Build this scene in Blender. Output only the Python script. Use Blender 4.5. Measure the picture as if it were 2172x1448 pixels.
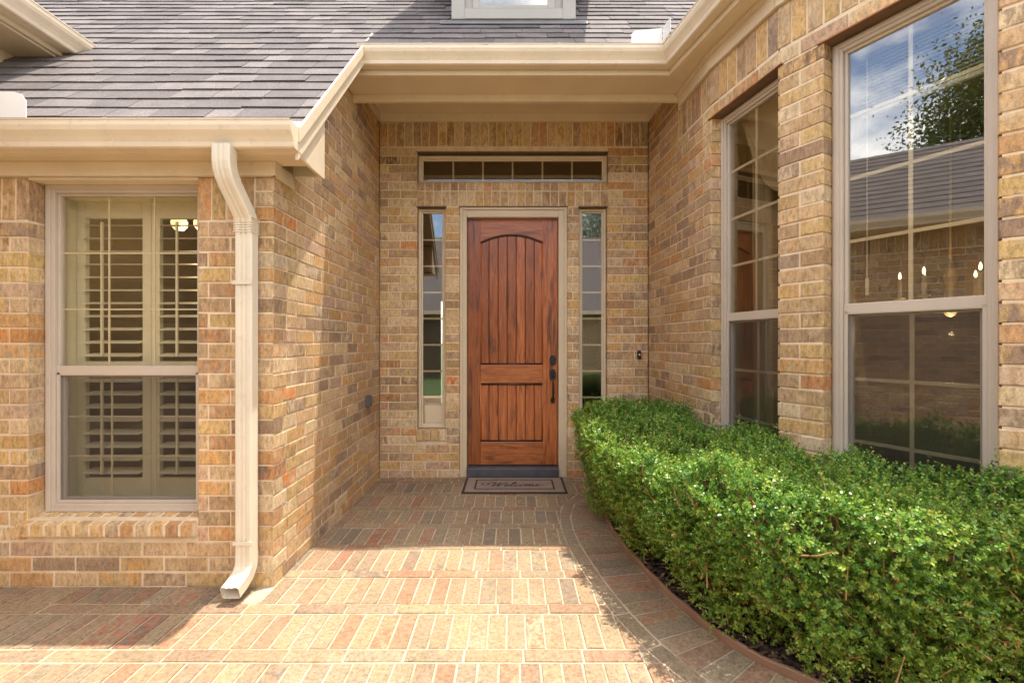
import bpy, math, random
import numpy as np
from mathutils import Vector, Matrix
R = math.radians
random.seed(7); rng = np.random.default_rng(7)
for o in list(bpy.data.objects): bpy.data.objects.remove(o)
S = bpy.context.scene; COL = S.collection

# ------------------------------------------------------------ camera, sky, sun, exposure
cam = bpy.data.cameras.new('camera'); cam.lens = 16.0; cam.sensor_width = 36.0
cam.clip_start = 0.05; cam.clip_end = 800
co = bpy.data.objects.new('camera', cam); COL.objects.link(co)
co.location = (0, 0, 1.355); co.rotation_euler = (R(90), 0, 0); S.camera = co
SUNV = Vector((0.19, 0.10, 1.0)).normalized()
ELEV = math.asin(SUNV.z); AZ = math.atan2(SUNV.x, SUNV.y)
W = bpy.data.worlds.new('World'); S.world = W; W.use_nodes = True
wn = W.node_tree; wn.nodes.clear()
wo = wn.nodes.new('ShaderNodeOutputWorld'); bg = wn.nodes.new('ShaderNodeBackground')
sky = wn.nodes.new('ShaderNodeTexSky'); sky.sky_type = 'NISHITA'; sky.sun_disc = False
sky.sun_elevation = ELEV; sky.sun_rotation = AZ; sky.air_density = 1.0; sky.dust_density = 1.6; sky.ozone_density = 1.0
# scattered fair-weather cloud over the whole sky
tc = wn.nodes.new('ShaderNodeTexCoord'); mp = wn.nodes.new('ShaderNodeMapping'); mp.inputs['Scale'].default_value = (1, 1, 1.9)
mp.inputs['Location'].default_value = (3.1, 1.7, .4)
nz = wn.nodes.new('ShaderNodeTexNoise'); nz.inputs['Scale'].default_value = 2.6; nz.inputs['Detail'].default_value = 7; nz.inputs['Roughness'].default_value = .55
rp = wn.nodes.new('ShaderNodeValToRGB'); rp.color_ramp.elements[0].position = .44; rp.color_ramp.elements[1].position = .60
mx = wn.nodes.new('ShaderNodeMixRGB'); mx.inputs['Color2'].default_value = (11, 10.5, 9.9, 1)
L = wn.links.new
L(tc.outputs['Generated'], mp.inputs['Vector']); L(mp.outputs[0], nz.inputs['Vector']); L(nz.outputs['Fac'], rp.inputs[0])
L(rp.outputs[0], mx.inputs['Fac']); L(sky.outputs[0], mx.inputs['Color1']); L(mx.outputs[0], bg.inputs['Color'])
L(bg.outputs[0], wo.inputs['Surface']); bg.inputs['Strength'].default_value = 0.15
sl = bpy.data.lights.new('sun', 'SUN'); sl.energy = 2.75; sl.angle = R(0.5); sl.color = (1.0, .93, .82)
so = bpy.data.objects.new('sun', sl); COL.objects.link(so); so.location = (2, 1, 12)
so.rotation_euler = SUNV.to_track_quat('Z', 'Y').to_euler()
vs = S.view_settings; vs.view_transform = 'Standard'; vs.look = 'None'; vs.gamma = 1.0; vs.use_curve_mapping = False
vs.exposure = 1.63

# ------------------------------------------------------------ materials
MATS = {}
class NT:
    def __init__(s, name):
        s.m = bpy.data.materials.new(name); s.m.use_nodes = True; s.t = s.m.node_tree; s.t.nodes.clear()
        s.out = s.n('OutputMaterial'); MATS[name] = s.m
    def n(s, typ, **kw):
        d = s.t.nodes.new('ShaderNode' + typ)
        for k, v in kw.items():
            if k[0] == '_': setattr(d, k[1:], v)
            else: d.inputs[k.replace('__', ' ')].default_value = v
        return d
    def l(s, a, b): s.t.links.new(a, b)
    def bsdf(s, **kw):
        b = s.n('BsdfPrincipled', **kw); s.l(b.outputs[0], s.out.inputs[0]); return b
    def ramp(s, fac, stops, interp='LINEAR'):
        r = s.n('ValToRGB'); cr = r.color_ramp; cr.interpolation = interp
        while len(cr.elements) > 1: cr.elements.remove(cr.elements[-1])
        cr.elements[0].position = stops[0][0]; c = stops[0][1]
        cr.elements[0].color = (*c, 1) if len(c) == 3 else c
        for p, c in stops[1:]:
            e = cr.elements.new(p); e.color = (*c, 1)
        s.l(fac, r.inputs[0]); return r.outputs[0]
    def noise(s, vec, scale, detail=3, rough=.5, dist=0):
        q = s.n('TexNoise', Scale=scale, Detail=detail, Roughness=rough, Distortion=dist)
        if vec is not None: s.l(vec, q.inputs['Vector'])
        return q.outputs['Fac']
    def mix(s, fac, a, b, mode='MIX'):
        q = s.n('MixRGB', _blend_type=mode)
        for v, i in ((fac, 0), (a, 1), (b, 2)):
            if hasattr(v, 'links'): s.l(v, q.inputs[i])
            else: q.inputs[i].default_value = v if i == 0 else (*v, 1)
        return q.outputs[0]
    def math(s, op, a, b=0.0):
        q = s.n('Math', _operation=op)
        for v, i in ((a, 0), (b, 1)):
            if hasattr(v, 'links'): s.l(v, q.inputs[i])
            else: q.inputs[i].default_value = v
        return q.outputs[0]
    def vmath(s, op, a, b):
        q = s.n('VectorMath', _operation=op)
        for v, i in ((a, 0), (b, 1)):
            if hasattr(v, 'links'): s.l(v, q.inputs[i])
            else: q.inputs[i].default_value = v
        return q.outputs[0]
    def bump(s, h, strength, dist, b):
        q = s.n('Bump', Strength=strength, Distance=dist); s.l(h, q.inputs['Height']); s.l(q.outputs[0], b.inputs['Normal'])
    def pos(s): return s.n('NewGeometry').outputs['Position']
g3 = lambda v: (v, v, v)

def brick_material(name, base, patch, smear, smear_amt, vstretch, pw=(.85, .22), n2r=(.60, 1.25), sc=(19, 42)):
    t = NT(name); b = t.bsdf(Roughness=.88)
    at = t.n('Attribute', _attribute_name='rnd'); sep = t.n('SeparateColor'); t.l(at.outputs['Color'], sep.inputs[0])
    off = t.vmath('SCALE', at.outputs['Color'], (0, 0, 0)); off.node.inputs['Scale'].default_value = 53.0
    P = t.vmath('ADD', t.pos(), off)
    c1 = t.ramp(sep.outputs[0], base, 'LINEAR'); c2 = t.ramp(sep.outputs[1], patch, 'LINEAR')
    Pv = t.vmath('MULTIPLY', P, vstretch)
    n1 = t.noise(Pv, sc[0], 5, .65, .3)
    f1 = t.ramp(n1, [(.46, g3(0)), (.54, g3(1))])
    f1 = t.math('MULTIPLY', f1, t.math('ADD', t.math('MULTIPLY', t.math('POWER', sep.outputs[2], 1.8), pw[0]), pw[1]))
    c = t.mix(f1, c1, c2)
    n2 = t.noise(Pv, sc[1], 4, .65)
    c = t.mix(1.0, c, t.ramp(n2, [(.30, g3(n2r[0])), (.5, g3(1.0)), (.70, g3(n2r[1]))]), 'MULTIPLY')
    n3 = t.noise(P, 160, 2, .6)
    c = t.mix(.55, c, t.ramp(n3, [(.3, g3(.62)), (.55, g3(1.05)), (.75, g3(1.25))]), 'MULTIPLY')
    n4 = t.noise(t.pos(), 9, 4, .62)
    f4 = t.math('MULTIPLY', t.ramp(n4, [(.56, g3(0)), (.72, g3(1))]), smear_amt)
    c = t.mix(f4, c, smear)
    n5 = t.noise(t.pos(), 1.7, 4, .6)
    c = t.mix(.7, c, t.ramp(n5, [(.3, g3(.72)), (.5, g3(1.0)), (.72, g3(1.12))]), 'MULTIPLY')
    t.l(c, b.inputs['Base Color'])
    t.bump(t.math('ADD', t.math('MULTIPLY', n3, .5), n2), .55, .004, b)
    return t.m
CREAM = (.66, .49, .29); TAN = (.54, .345, .17); GOLD = (.60, .40, .16); PINK = (.52, .335, .215); BROWN = (.42, .26, .135); MAUVE = (.40, .27, .175); RUST = (.54, .29, .12); DARK = (.32, .205, .13)
brick_material('brick_fired', [(0, DARK), (.08, BROWN), (.18, TAN), (.28, CREAM), (.36, TAN), (.44, GOLD), (.52, MAUVE), (.60, TAN), (.68, PINK), (.76, CREAM), (.83, BROWN), (.90, GOLD), (.97, RUST), (1, (.50, .22, .08))],
    [(0, (.66, .46, .15)), (.2, (.19, .12, .075)), (.38, (.64, .42, .17)), (.52, (.24, .155, .11)), (.68, (.72, .55, .33)), (.86, (.60, .30, .09)), (1, (.66, .18, .035))],
    (.70, .54, .35), .6, (1.5, 1.5, .6))
brick_material('brick_paver', [(0, (.23, .16, .095)), (.16, (.285, .205, .115)), (.32, (.24, .18, .115)), (.48, (.30, .215, .115)), (.62, (.275, .175, .10)), (.76, (.285, .195, .115)), (.90, (.26, .145, .08)), (1, (.19, .145, .098))],
    [(0, (.34, .245, .13)), (.3, (.165, .13, .095)), (.55, (.35, .26, .16)), (.8, (.31, .155, .09)), (1, (.34, .09, .042))],
    (.39, .30, .195), .28, (1, 1, 1), (.75, .10), (.6, 1.25), (22, 60))
t = NT('mortar'); b = t.bsdf(Roughness=.95); P = t.pos()
c = t.ramp(t.noise(P, 18, 4), [(.3, (.66, .51, .335)), (.7, (.80, .65, .46))]); t.l(c, b.inputs['Base Color'])
t.bump(t.noise(P, 300, 2), .6, .003, b)
t = NT('paver_joint'); b = t.bsdf(Roughness=.95); P = t.pos()
c = t.ramp(t.noise(P, 7, 5, .65), [(.32, (.26, .19, .12)), (.48, (.42, .325, .22)), (.75, (.54, .43, .30))]); t.l(c, b.inputs['Base Color'])
t.bump(t.noise(P, 260, 2), .6, .003, b)

def paint(name, col, rough=.5, var=.06, scale=3.0, bump=.05, dirt=None):
    t = NT(name); b = t.bsdf(Roughness=rough); P = t.pos()
    lo = tuple(x * (1 - var) for x in col); hi = tuple(min(1, x * (1 + var)) for x in col)
    c = t.ramp(t.noise(P, scale, 5, .6), [(.3, lo), (.7, hi)])
    if dirt:
        f = t.math('MULTIPLY', t.ramp(t.noise(P, scale * 5, 5, .7), [(.58, g3(0)), (.75, g3(1))]), .5); c = t.mix(f, c, dirt)
    t.l(c, b.inputs['Base Color'])
    if bump: t.bump(t.noise(P, 90, 3), bump, .003, b)
    return t.m
paint('trim_paint', (.70, .575, .405), .5, .06, 4, .10, (.50, .37, .23))
paint('gutter_paint', (.74, .62, .455), .38, .06, 4, .06, (.50, .38, .25))
paint('downspout_paint', (.70, .61, .47), .38, .06, 4, .06, (.52, .43, .30))
paint('soffit_paint', (.68, .55, .38), .6, .05, 3, .08)
paint('door_frame_paint', (.62, .50, .34), .42, .05, 4, .04)
paint('vinyl_frame', (.54, .455, .365), .4, .05, 4, .02)
paint('lintel_steel', (.15, .085, .045), .6, .25, 9, .15, (.33, .12, .03))
paint('lintel_rust', (.38, .13, .035), .8, .3, 12, .15)
paint('shutter_paint', (.66, .60, .44), .4, .04, 3, .02)
paint('muntin_paint', (.66, .57, .41), .4, .03, 3, 0)
paint('dark_bronze', (.022, .019, .018), .38, .3, 20, .1)
paint('threshold_metal', (.085, .085, .095), .4, .2, 10, .1)
paint('edging_metal', (.30, .165, .10), .6, .2, 6, .2)
paint('plastic_grey', (.10, .10, .11), .45, .1, 9, 0)
paint('plastic_white', (.7, .68, .62), .4, .05, 9, 0)
paint('interior_wall', (.30, .235, .13), .9, .06, 2, 0)
paint('interior_floor', (.16, .09, .045), .5, .2, 5, 0)
paint('curtain_cloth', (.42, .31, .17), .9, .1, 5, .05)
paint('curtain_red', (.14, .06, .045), .9, .1, 5, .05)
paint('blind_slat', (.62, .56, .45), .4, .03, 5, 0)
paint('mat_tan', (.27, .20, .155), .95, .12, 12, .2)
paint('mat_dark', (.045, .028, .022), .95, .15, 12, .2)
paint('bark', (.16, .105, .065), .9, .3, 14, .4)
paint('twig', (.42, .25, .10), .8, .3, 14, .2)
paint('white_metal', (.80, .78, .74), .35, .04, 5, 0)
paint('lead_flashing', (.17, .165, .165), .45, .15, 8, .1)
paint('candle', (.7, .6, .42), .5, .03, 5, 0)
paint('brass', (.62, .44, .20), .35, .1, 9, 0); MATS['brass'].node_tree.nodes['Principled BSDF'].inputs['Metallic'].default_value = .35
paint('concrete', (.42, .39, .35), .9, .1, 3, .1)
t = NT('mulch'); b = t.bsdf(Roughness=.95); P = t.pos()
c = t.ramp(t.noise(P, 40, 4, .7), [(.3, (.018, .011, .008)), (.55, (.05, .03, .02)), (.75, (.10, .06, .035))]); t.l(c, b.inputs['Base Color']); t.bump(t.noise(P, 45, 4), 1, .02, b)
t = NT('grass_blade'); b = t.bsdf(Roughness=.7); P = t.pos()
c = t.ramp(t.noise(P, 3, 5, .7), [(.3, (.045, .085, .02)), (.7, (.09, .14, .035))]); t.l(c, b.inputs['Base Color']); t.bump(t.noise(P, 120, 3), 1, .02, b)
t = NT('bark_chip'); b = t.bsdf(Roughness=.9); at = t.n('Attribute', _attribute_name='rnd'); sep = t.n('SeparateColor'); t.l(at.outputs['Color'], sep.inputs[0])
t.l(t.ramp(sep.outputs[0], [(0, (.03, .018, .012)), (.6, (.11, .06, .035)), (1, (.24, .15, .09))]), b.inputs['Base Color'])
# shingles
t = NT('shingle'); b = t.bsdf(Roughness=.95); P = t.pos()
at = t.n('Attribute', _attribute_name='rnd'); sep = t.n('SeparateColor'); t.l(at.outputs['Color'], sep.inputs[0])
c = t.ramp(sep.outputs[0], [(0, (.105, .088, .083)), (.5, (.138, .117, .110)), (1, (.175, .15, .140))])
c = t.mix(.8, c, t.ramp(t.noise(P, 5, 4, .6), [(.3, g3(.75)), (.7, g3(1.2))]), 'MULTIPLY')
c = t.mix(.9, c, t.ramp(t.noise(P, 150, 3, .75), [(.33, g3(.45)), (.67, g3(1.5))]), 'MULTIPLY')
t.l(c, b.inputs['Base Color']); t.bump(t.noise(P, 320, 2), .6, .003, b)
# door wood
t = NT('door_wood'); b = t.bsdf(Roughness=.36); b.inputs['Coat Weight'].default_value = .25; b.inputs['Coat Roughness'].default_value = .25
at = t.n('Attribute', _attribute_name='rnd'); sep = t.n('SeparateColor'); t.l(at.outputs['Color'], sep.inputs[0])
tco = t.n('TexCoord')
off = t.vmath('SCALE', at.outputs['Color'], (0, 0, 0)); off.node.inputs['Scale'].default_value = 31.0
P = t.vmath('ADD', tco.outputs['Object'], off)
Pg = t.vmath('MULTIPLY', P, (1, 1, .07))
n1 = t.noise(Pg, 42, 6, .6, 1.2); n2 = t.noise(t.vmath('MULTIPLY', P, (1, 1, .12)), 15, 5, .6, 1.0); n3 = t.noise(t.vmath('MULTIPLY', P, (1, 1, .05)), 230, 2, .5)
c = t.ramp(n1, [(.25, (.21, .055, .016)), (.5, (.43, .130, .034)), (.75, (.58, .215, .062))])
c = t.mix(t.math('MULTIPLY', t.ramp(n2, [(.54, g3(0)), (.68, g3(1))]), .8), c, (.06, .02, .012))
c = t.mix(.5, c, t.ramp(n3, [(.3, g3(.7)), (.7, g3(1.15))]), 'MULTIPLY')
c = t.mix(1, c, t.ramp(sep.outputs[1], [(0, (.70, .62, .60)), (.5, (1, .93, .93)), (1, (1.2, 1.1, 1.05))]), 'MULTIPLY')
t.l(c, b.inputs['Base Color']); t.bump(n3, .15, .002, b)
# the same timber with its grain lying along X (rails)
t2 = NT('door_wood_rail'); b = t2.bsdf(Roughness=.36); b.inputs['Coat Weight'].default_value = .25; b.inputs['Coat Roughness'].default_value = .25
tco = t2.n('TexCoord'); P = tco.outputs['Object']
n1 = t2.noise(t2.vmath('MULTIPLY', P, (.08, 1, 1)), 42, 6, .6, 1.2); n2 = t2.noise(t2.vmath('MULTIPLY', P, (.2, 1, 1)), 16, 3, .5, .8)
c = t2.ramp(n1, [(.25, (.21, .055, .017)), (.5, (.40, .122, .034)), (.75, (.55, .20, .062))])
c = t2.mix(t2.math('MULTIPLY', t2.ramp(n2, [(.56, g3(0)), (.68, g3(1))]), .6), c, (.06, .02, .012)); t2.l(c, b.inputs['Base Color'])
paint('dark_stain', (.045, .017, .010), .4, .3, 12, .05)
paint('dormer_paint', (.37, .345, .30), .5, .05, 4, .05)
# glass, screen
def glassmat(name, ior, tint):
    t = NT(name); tr = t.n('BsdfTransparent', Color=(*tint, 1)); gl = t.n('BsdfGlossy', Roughness=.0); lw = t.n('LayerWeight', Blend=.5); ms = t.n('MixShader')
    f = t.math('ADD', t.math('MULTIPLY', t.math('POWER', lw.outputs['Facing'], 4.0), .8), ior)
    t.l(f, ms.inputs[0]); t.l(tr.outputs[0], ms.inputs[1]); t.l(gl.outputs[0], ms.inputs[2]); t.l(ms.outputs[0], t.out.inputs[0])
glassmat('window_glass', .18, (.97, .96, .91))
glassmat('clear_glass', .05, (.98, .97, .92))
t = NT('insect_screen'); tr = t.n('BsdfTransparent'); df = t.n('BsdfDiffuse', Color=(.055, .05, .05, 1)); ms = t.n('MixShader', Fac=.19)
t.l(tr.outputs[0], ms.inputs[1]); t.l(df.outputs[0], ms.inputs[2]); t.l(ms.outputs[0], t.out.inputs[0])
t = NT('lamp_bulb'); e = t.n('Emission', Color=(1, .72, .36, 1), Strength=2.4); t.l(e.outputs[0], t.out.inputs[0])
t = NT('lamp_globe'); b = t.bsdf(Roughness=.1); b.inputs['Base Color'].default_value = (.7, .6, .4, 1)
b.inputs['Emission Color'].default_value = (1, .75, .4, 1); b.inputs['Emission Strength'].default_value = .5
t = NT('brick_far'); b = t.bsdf(Roughness=.9); bt = t.n('TexBrick', Scale=1.0); bt.inputs['Brick Width'].default_value = .245; bt.inputs['Row Height'].default_value = .0843; bt.inputs['Mortar Size'].default_value = .008
for nm_, c_ in (('Color1', (.42, .26, .13, 1)), ('Color2', (.30, .19, .11, 1)), ('Mortar', (.62, .48, .32, 1))): bt.inputs[nm_].default_value = c_
sx = t.n('SeparateXYZ'); t.l(t.pos(), sx.inputs[0]); cb = t.n('CombineXYZ'); t.l(sx.outputs[0], cb.inputs[0]); t.l(sx.outputs[2], cb.inputs[1]); t.l(cb.outputs[0], bt.inputs['Vector']); t.l(bt.outputs['Color'], b.inputs['Base Color'])
# leaves
def leafmat(name, stops, transl):
    t = NT(name); b = t.n('BsdfPrincipled', Roughness=.32); P = t.pos()
    at = t.n('Attribute', _attribute_name='rnd'); sep = t.n('SeparateColor'); t.l(at.outputs['Color'], sep.inputs[0])
    c = t.ramp(sep.outputs[0], stops); t.l(c, b.inputs['Base Color'])
    tl = t.n('BsdfTranslucent'); c2 = t.mix(.6, c, (.22, .30, .03)); t.l(c2, tl.inputs['Color'])
    ms = t.n('MixShader', Fac=transl); t.l(b.outputs[0], ms.inputs[1]); t.l(tl.outputs[0], ms.inputs[2]); t.l(ms.outputs[0], t.out.inputs[0])
leafmat('box_leaf', [(0, (.018, .070, .016)), (.2, (.045, .155, .028)), (.42, (.105, .265, .040)), (.62, (.215, .37, .05)), (.8, (.36, .43, .06)), (.92, (.48, .40, .08)), (1, (.46, .25, .06))], .36)
leafmat('oak_leaf', [(0, (.03, .055, .015)), (.5, (.05, .085, .02)), (1, (.10, .12, .03))], .2)

# ------------------------------------------------------------ mesh helpers
class MB:
    def __init__(s): s.v = []; s.f = []; s.c = []
    def add(s, vs, fs, rnd=None):
        o = len(s.v); s.v += [tuple(v) for v in vs]; s.f += [tuple(i + o for i in f) for f in fs]
        s.c += [rnd or (random.random(), random.random(), random.random())] * len(vs)
    def box(s, a, b, rnd=None):
        (x0, y0, z0), (x1, y1, z1) = a, b
        x0, x1 = sorted((x0, x1)); y0, y1 = sorted((y0, y1)); z0, z1 = sorted((z0, z1))
        s.add([(x0, y0, z0), (x1, y0, z0), (x1, y1, z0), (x0, y1, z0), (x0, y0, z1), (x1, y0, z1), (x1, y1, z1), (x0, y1, z1)],
              [(0, 3, 2, 1), (4, 5, 6, 7), (0, 1, 5, 4), (1, 2, 6, 5), (2, 3, 7, 6), (3, 0, 4, 7)], rnd)
    def prism(s, pts, vec):                      # polygon of 3-D points swept by vec
        n = len(pts); p = [Vector(q) for q in pts]; v = Vector(vec)
        s.add(p + [q + v for q in p], [tuple(range(n - 1, -1, -1)), tuple(range(n, 2 * n))] + [(i, (i + 1) % n, n + (i + 1) % n, n + i) for i in range(n)])
    def tube(s, pts, rad, seg=8, cap=True):
        pts = [Vector(p) for p in pts]; rad = rad if isinstance(rad, (list, tuple)) else [rad] * len(pts); vs = []; fs = []
        for i, p in enumerate(pts):
            d = (pts[min(i + 1, len(pts) - 1)] - pts[max(i - 1, 0)]).normalized()
            a = d.cross(Vector((0, 0, 1)) if abs(d.z) < .9 else Vector((1, 0, 0))).normalized(); bb = d.cross(a)
            for k in range(seg):
                t = 2 * math.pi * k / seg; vs.append(p + a * math.cos(t) * rad[i] + bb * math.sin(t) * rad[i])
        for i in range(len(pts) - 1):
            for k in range(seg):
                fs.append((i * seg + k, i * seg + (k + 1) % seg, (i + 1) * seg + (k + 1) % seg, (i + 1) * seg + k))
        if cap: fs += [tuple(range(seg - 1, -1, -1)), tuple(range((len(pts) - 1) * seg, len(pts) * seg))]
        s.add(vs, fs)
    def lathe(s, c, prof, seg=16):
        c = Vector(c); vs = []; fs = []
        for r, z in prof:
            for k in range(seg):
                t = 2 * math.pi * k / seg; vs.append(c + Vector((r * math.cos(t), r * math.sin(t), z)))
        for i in range(len(prof) - 1):
            for k in range(seg): fs.append((i * seg + k, i * seg + (k + 1) % seg, (i + 1) * seg + (k + 1) % seg, (i + 1) * seg + k))
        s.add(vs, fs)
    def mesh(s, name, mat):
        m = bpy.data.meshes.new(name); m.from_pydata(s.v, [], s.f); m.update()
        a = m.color_attributes.new('rnd', 'FLOAT_COLOR', 'POINT')
        a.data.foreach_set('color', np.hstack([np.array(s.c, dtype=np.float32), np.ones((len(s.c), 1), np.float32)]).ravel())
        m.materials.append(MATS[mat]); return m
    def build(s, name, mat, parent=None, bevel=0, smooth=False):
        o = bpy.data.objects.new(name, s.mesh(name, mat)); COL.objects.link(o)
        if parent: setparent(o, parent)
        if bevel:
            md = o.modifiers.new('bevel', 'BEVEL'); md.width = bevel; md.segments = 2; md.limit_method = 'ANGLE'; md.angle_limit = R(50)
        if smooth:
            for p in o.data.polygons: p.use_smooth = True
        return o
def setparent(o, p):
    o.parent = p
    if p.type == 'EMPTY': o.matrix_parent_inverse = Matrix.Translation(p.location).inverted()
def empty(name, loc, label, cat, group=None):
    o = bpy.data.objects.new(name, None); COL.objects.link(o); o.location = loc; return tag(o, label, cat, group)
def tag(o, label, cat, group=None, kind=None):
    if label: o['label'] = label
    if cat: o['category'] = cat
    if group: o['group'] = group
    if kind: o['kind'] = kind
    return o
def struct(o): o['kind'] = 'structure'; return o
def boxobj(name, a, b, mat, parent, bevel=0):
    m = MB(); m.box(a, b); return m.build(name, mat, parent, bevel)
def project_area(p):                                 # rough size in the picture, 0 when out of frame
    x, y, z = p
    if y < .3: return 0
    u = x / y; v = (z - 1.355) / y
    return 1 / y if abs(u) < 1.16 and abs(v) < .78 else 0

# ------------------------------------------------------------ bricks
D = .10; CH = .0843; BH = .0748; BL = .245; JT = .0098
_cache = {}
def brick_geo(l, h, d, var, ch=.0034):
    r = random.Random(hash((round(l, 3), round(h, 3), var)))
    j = lambda a: r.uniform(-a, a)
    x, z = l / 2, h / 2; c = min(ch, l / 4, h / 4)
    A = [(-x, -z), (x, -z), (x, z), (-x, z)]
    cs = [c * r.uniform(.5, 1.7) for _ in range(4)]
    fr = [(a - math.copysign(cs[i], a), j(.0012), b - math.copysign(cs[i], b)) for i, (a, b) in enumerate(A)]
    md = [(a + j(.001), c, b + j(.001)) for a, b in A]; bk = [(a, d, b) for a, b in A]
    vs = fr + md + bk; fs = [(0, 1, 2, 3)]
    for i in range(4):
        k = (i + 1) % 4; fs += [(4 + i, 4 + k, k, i), (8 + i, 8 + k, 4 + k, 4 + i)]
    fs.append((11, 10, 9, 8))
    return vs, fs, (r.random(), r.random(), r.random())
def brick_mesh(l, h, d, var, mat):
    k = (round(l, 3), round(h, 3), d, var, mat)
    if k not in _cache:
        m = MB(); v, f, c = brick_geo(l, h, d, var); m.add(v, f, c); _cache[k] = m.mesh('brick', mat)
    return _cache[k]
class Wall:
    """brick wall: p0 -> p1 in plan, nrm faces the viewer. Bricks are collected, then the nearest become objects."""
    def __init__(s, p0, p1, nrm, rec=.008):
        s.p0 = Vector((*p0, 0)); d = Vector((*p1, 0)) - s.p0; s.len = d.length; s.d = d.normalized(); s.n = Vector((*nrm, 0)).normalized()
        s.rec = rec; s.b = []; s.mort = MB()
        s.ang = math.atan2(s.d.y, s.d.x); s.flip = (Vector((0, 0, 1)).cross(s.d)).dot(s.n) > 0
    def w(s, a, n, z): return s.p0 + s.d * a + s.n * n + Vector((0, 0, z))
    def brick(s, a0, a1, z0, z1, proud=0, depth=D): s.b.append((a0, a1, z0, z1, proud, depth))
    def slab(s, a0, a1, z0, z1, proud=0, depth=D):
        P = [s.w(a0, proud - s.rec, z0), s.w(a1, proud - s.rec, z0), s.w(a1, proud - s.rec, z1), s.w(a0, proud - s.rec, z1)]
        s.mort.prism(P, -s.n * (depth - s.rec))
    def slab_area(s, a0, a1, z0, z1, holes):
        A = sorted({a0, a1, *[h[0] - s.rec for h in holes], *[h[1] + s.rec for h in holes]}); A = [x for x in A if a0 <= x <= a1]
        Z = sorted({z0, z1, *[h[2] - s.rec for h in holes], *[h[3] + s.rec for h in holes]}); Z = [x for x in Z if z0 <= x <= z1]
        for i in range(len(A) - 1):
            k = 0
            while k < len(Z) - 1:
                def solid(q):
                    ca = (A[i] + A[i + 1]) / 2; cz = (Z[q] + Z[q + 1]) / 2
                    return not any(h[0] - s.rec < ca < h[1] + s.rec and h[2] - s.rec < cz < h[3] + s.rec for h in holes)
                if solid(k):
                    e = k
                    while e + 1 < len(Z) - 1 and solid(e + 1): e += 1
                    s.slab(A[i], A[i + 1], Z[k], Z[e + 1]); k = e + 1
                else: k += 1
    def course(s, a, b, z0, z1, phase):
        if b - a < .02: return
        cuts = [a]; k = math.floor((a - phase) / BL) + 1
        while phase + k * BL < b - .001:
            cuts.append(phase + k * BL); k += 1
        cuts.append(b)
        if len(cuts) > 2 and cuts[1] - cuts[0] < .055: cuts.pop(1)
        if len(cuts) > 2 and cuts[-1] - cuts[-2] < .055: cuts.pop(-2)
        for i in range(len(cuts) - 1):
            l = JT / 2 if i else 0; r = JT / 2 if i < len(cuts) - 2 else 0
            s.brick(cuts[i] + l, cuts[i + 1] - r, z0, z1)
    def courses(s, a0, a1, z0, z1, holes=(), phase=0, ends=None, limit=None, cstart=0):
        i = cstart; 
        while i * CH < z1 - .01:
            lo = i * CH; hi = lo + BH; lo = max(lo, z0); hi = min(hi, z1)
            if hi - lo > .02 and hi > z0:
                A0, A1 = (a0, a1) if not ends else ends(i)
                if limit: A0 = max(A0, limit(hi))
                iv = [(A0, A1)]
                for h in holes:
                    if h[2] < hi - .012 and h[3] > lo + .012:
                        nv = []
                        for (p, q) in iv:
                            if h[0] > p and h[0] < q: nv.append((p, h[0]))
                            if h[1] > p and h[1] < q: nv.append((h[1], q))
                            if h[1] <= p or h[0] >= q: nv.append((p, q))
                        iv = nv
                for (p, q) in iv: s.course(p, q, lo, hi, phase + (i % 2) * BL / 2)
            i += 1
    def soldiers(s, a0, a1, z0, z1, proud=0, w=CH, depth=D):
        n = max(1, round((a1 - a0 + JT) / w)); w = (a1 - a0 + JT) / n
        for k in range(n): s.brick(a0 + k * w, a0 + (k + 1) * w - JT, z0, z1, proud, depth)
    def finish(s, house, cap=300, mat='brick_fired'):
        wall = s.mort.build('wall', 'mortar', house)
        items = []
        for (a0, a1, z0, z1, pr, dp) in s.b:
            c = s.w((a0 + a1) / 2, 0, (z0 + z1) / 2); items.append((project_area(c) * (a1 - a0) * (z1 - z0) ** .5, a0, a1, z0, z1, pr, dp, c))
        items.sort(key=lambda q: -q[0])
        rot = math.atan2(-s.n.x, s.n.y)              # local +Y points into the wall: -n
        rot = math.atan2(s.n.x, -s.n.y)
        rest = MB()
        for k, (pa, a0, a1, z0, z1, pr, dp, c) in enumerate(items):
            l, h = a1 - a0, z1 - z0; var = random.randrange(14)
            loc = c + s.n * (pr + random.uniform(-.0022, .0022)) + Vector((0, 0, random.uniform(-.0012, .0012)))
            rr = rot + random.uniform(-.006, .006); tilt = random.uniform(-.006, .006)
            if k < cap and pa > 0:
                o = bpy.data.objects.new('brick', brick_mesh(l, h, dp, var, mat)); COL.objects.link(o); o.parent = wall
                o.location = loc; o.rotation_euler = (0, tilt, rr)
            else:
                v, f, col = brick_geo(l, h, dp, var); M = Matrix.Translation(loc) @ Matrix.Rotation(rr, 4, 'Z') @ Matrix.Rotation(tilt, 4, 'Y')
                rest.add([M @ Vector(q) for q in v], f, col)
        if rest.v:
            o = rest.build('brickwork', mat, wall); o['kind'] = 'stuff'
        return wall

house = empty('brick_house', (0, 4.5, 0), 'tan brick house with cream trim, grey shingle roof and recessed wooden entry', 'house')

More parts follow.
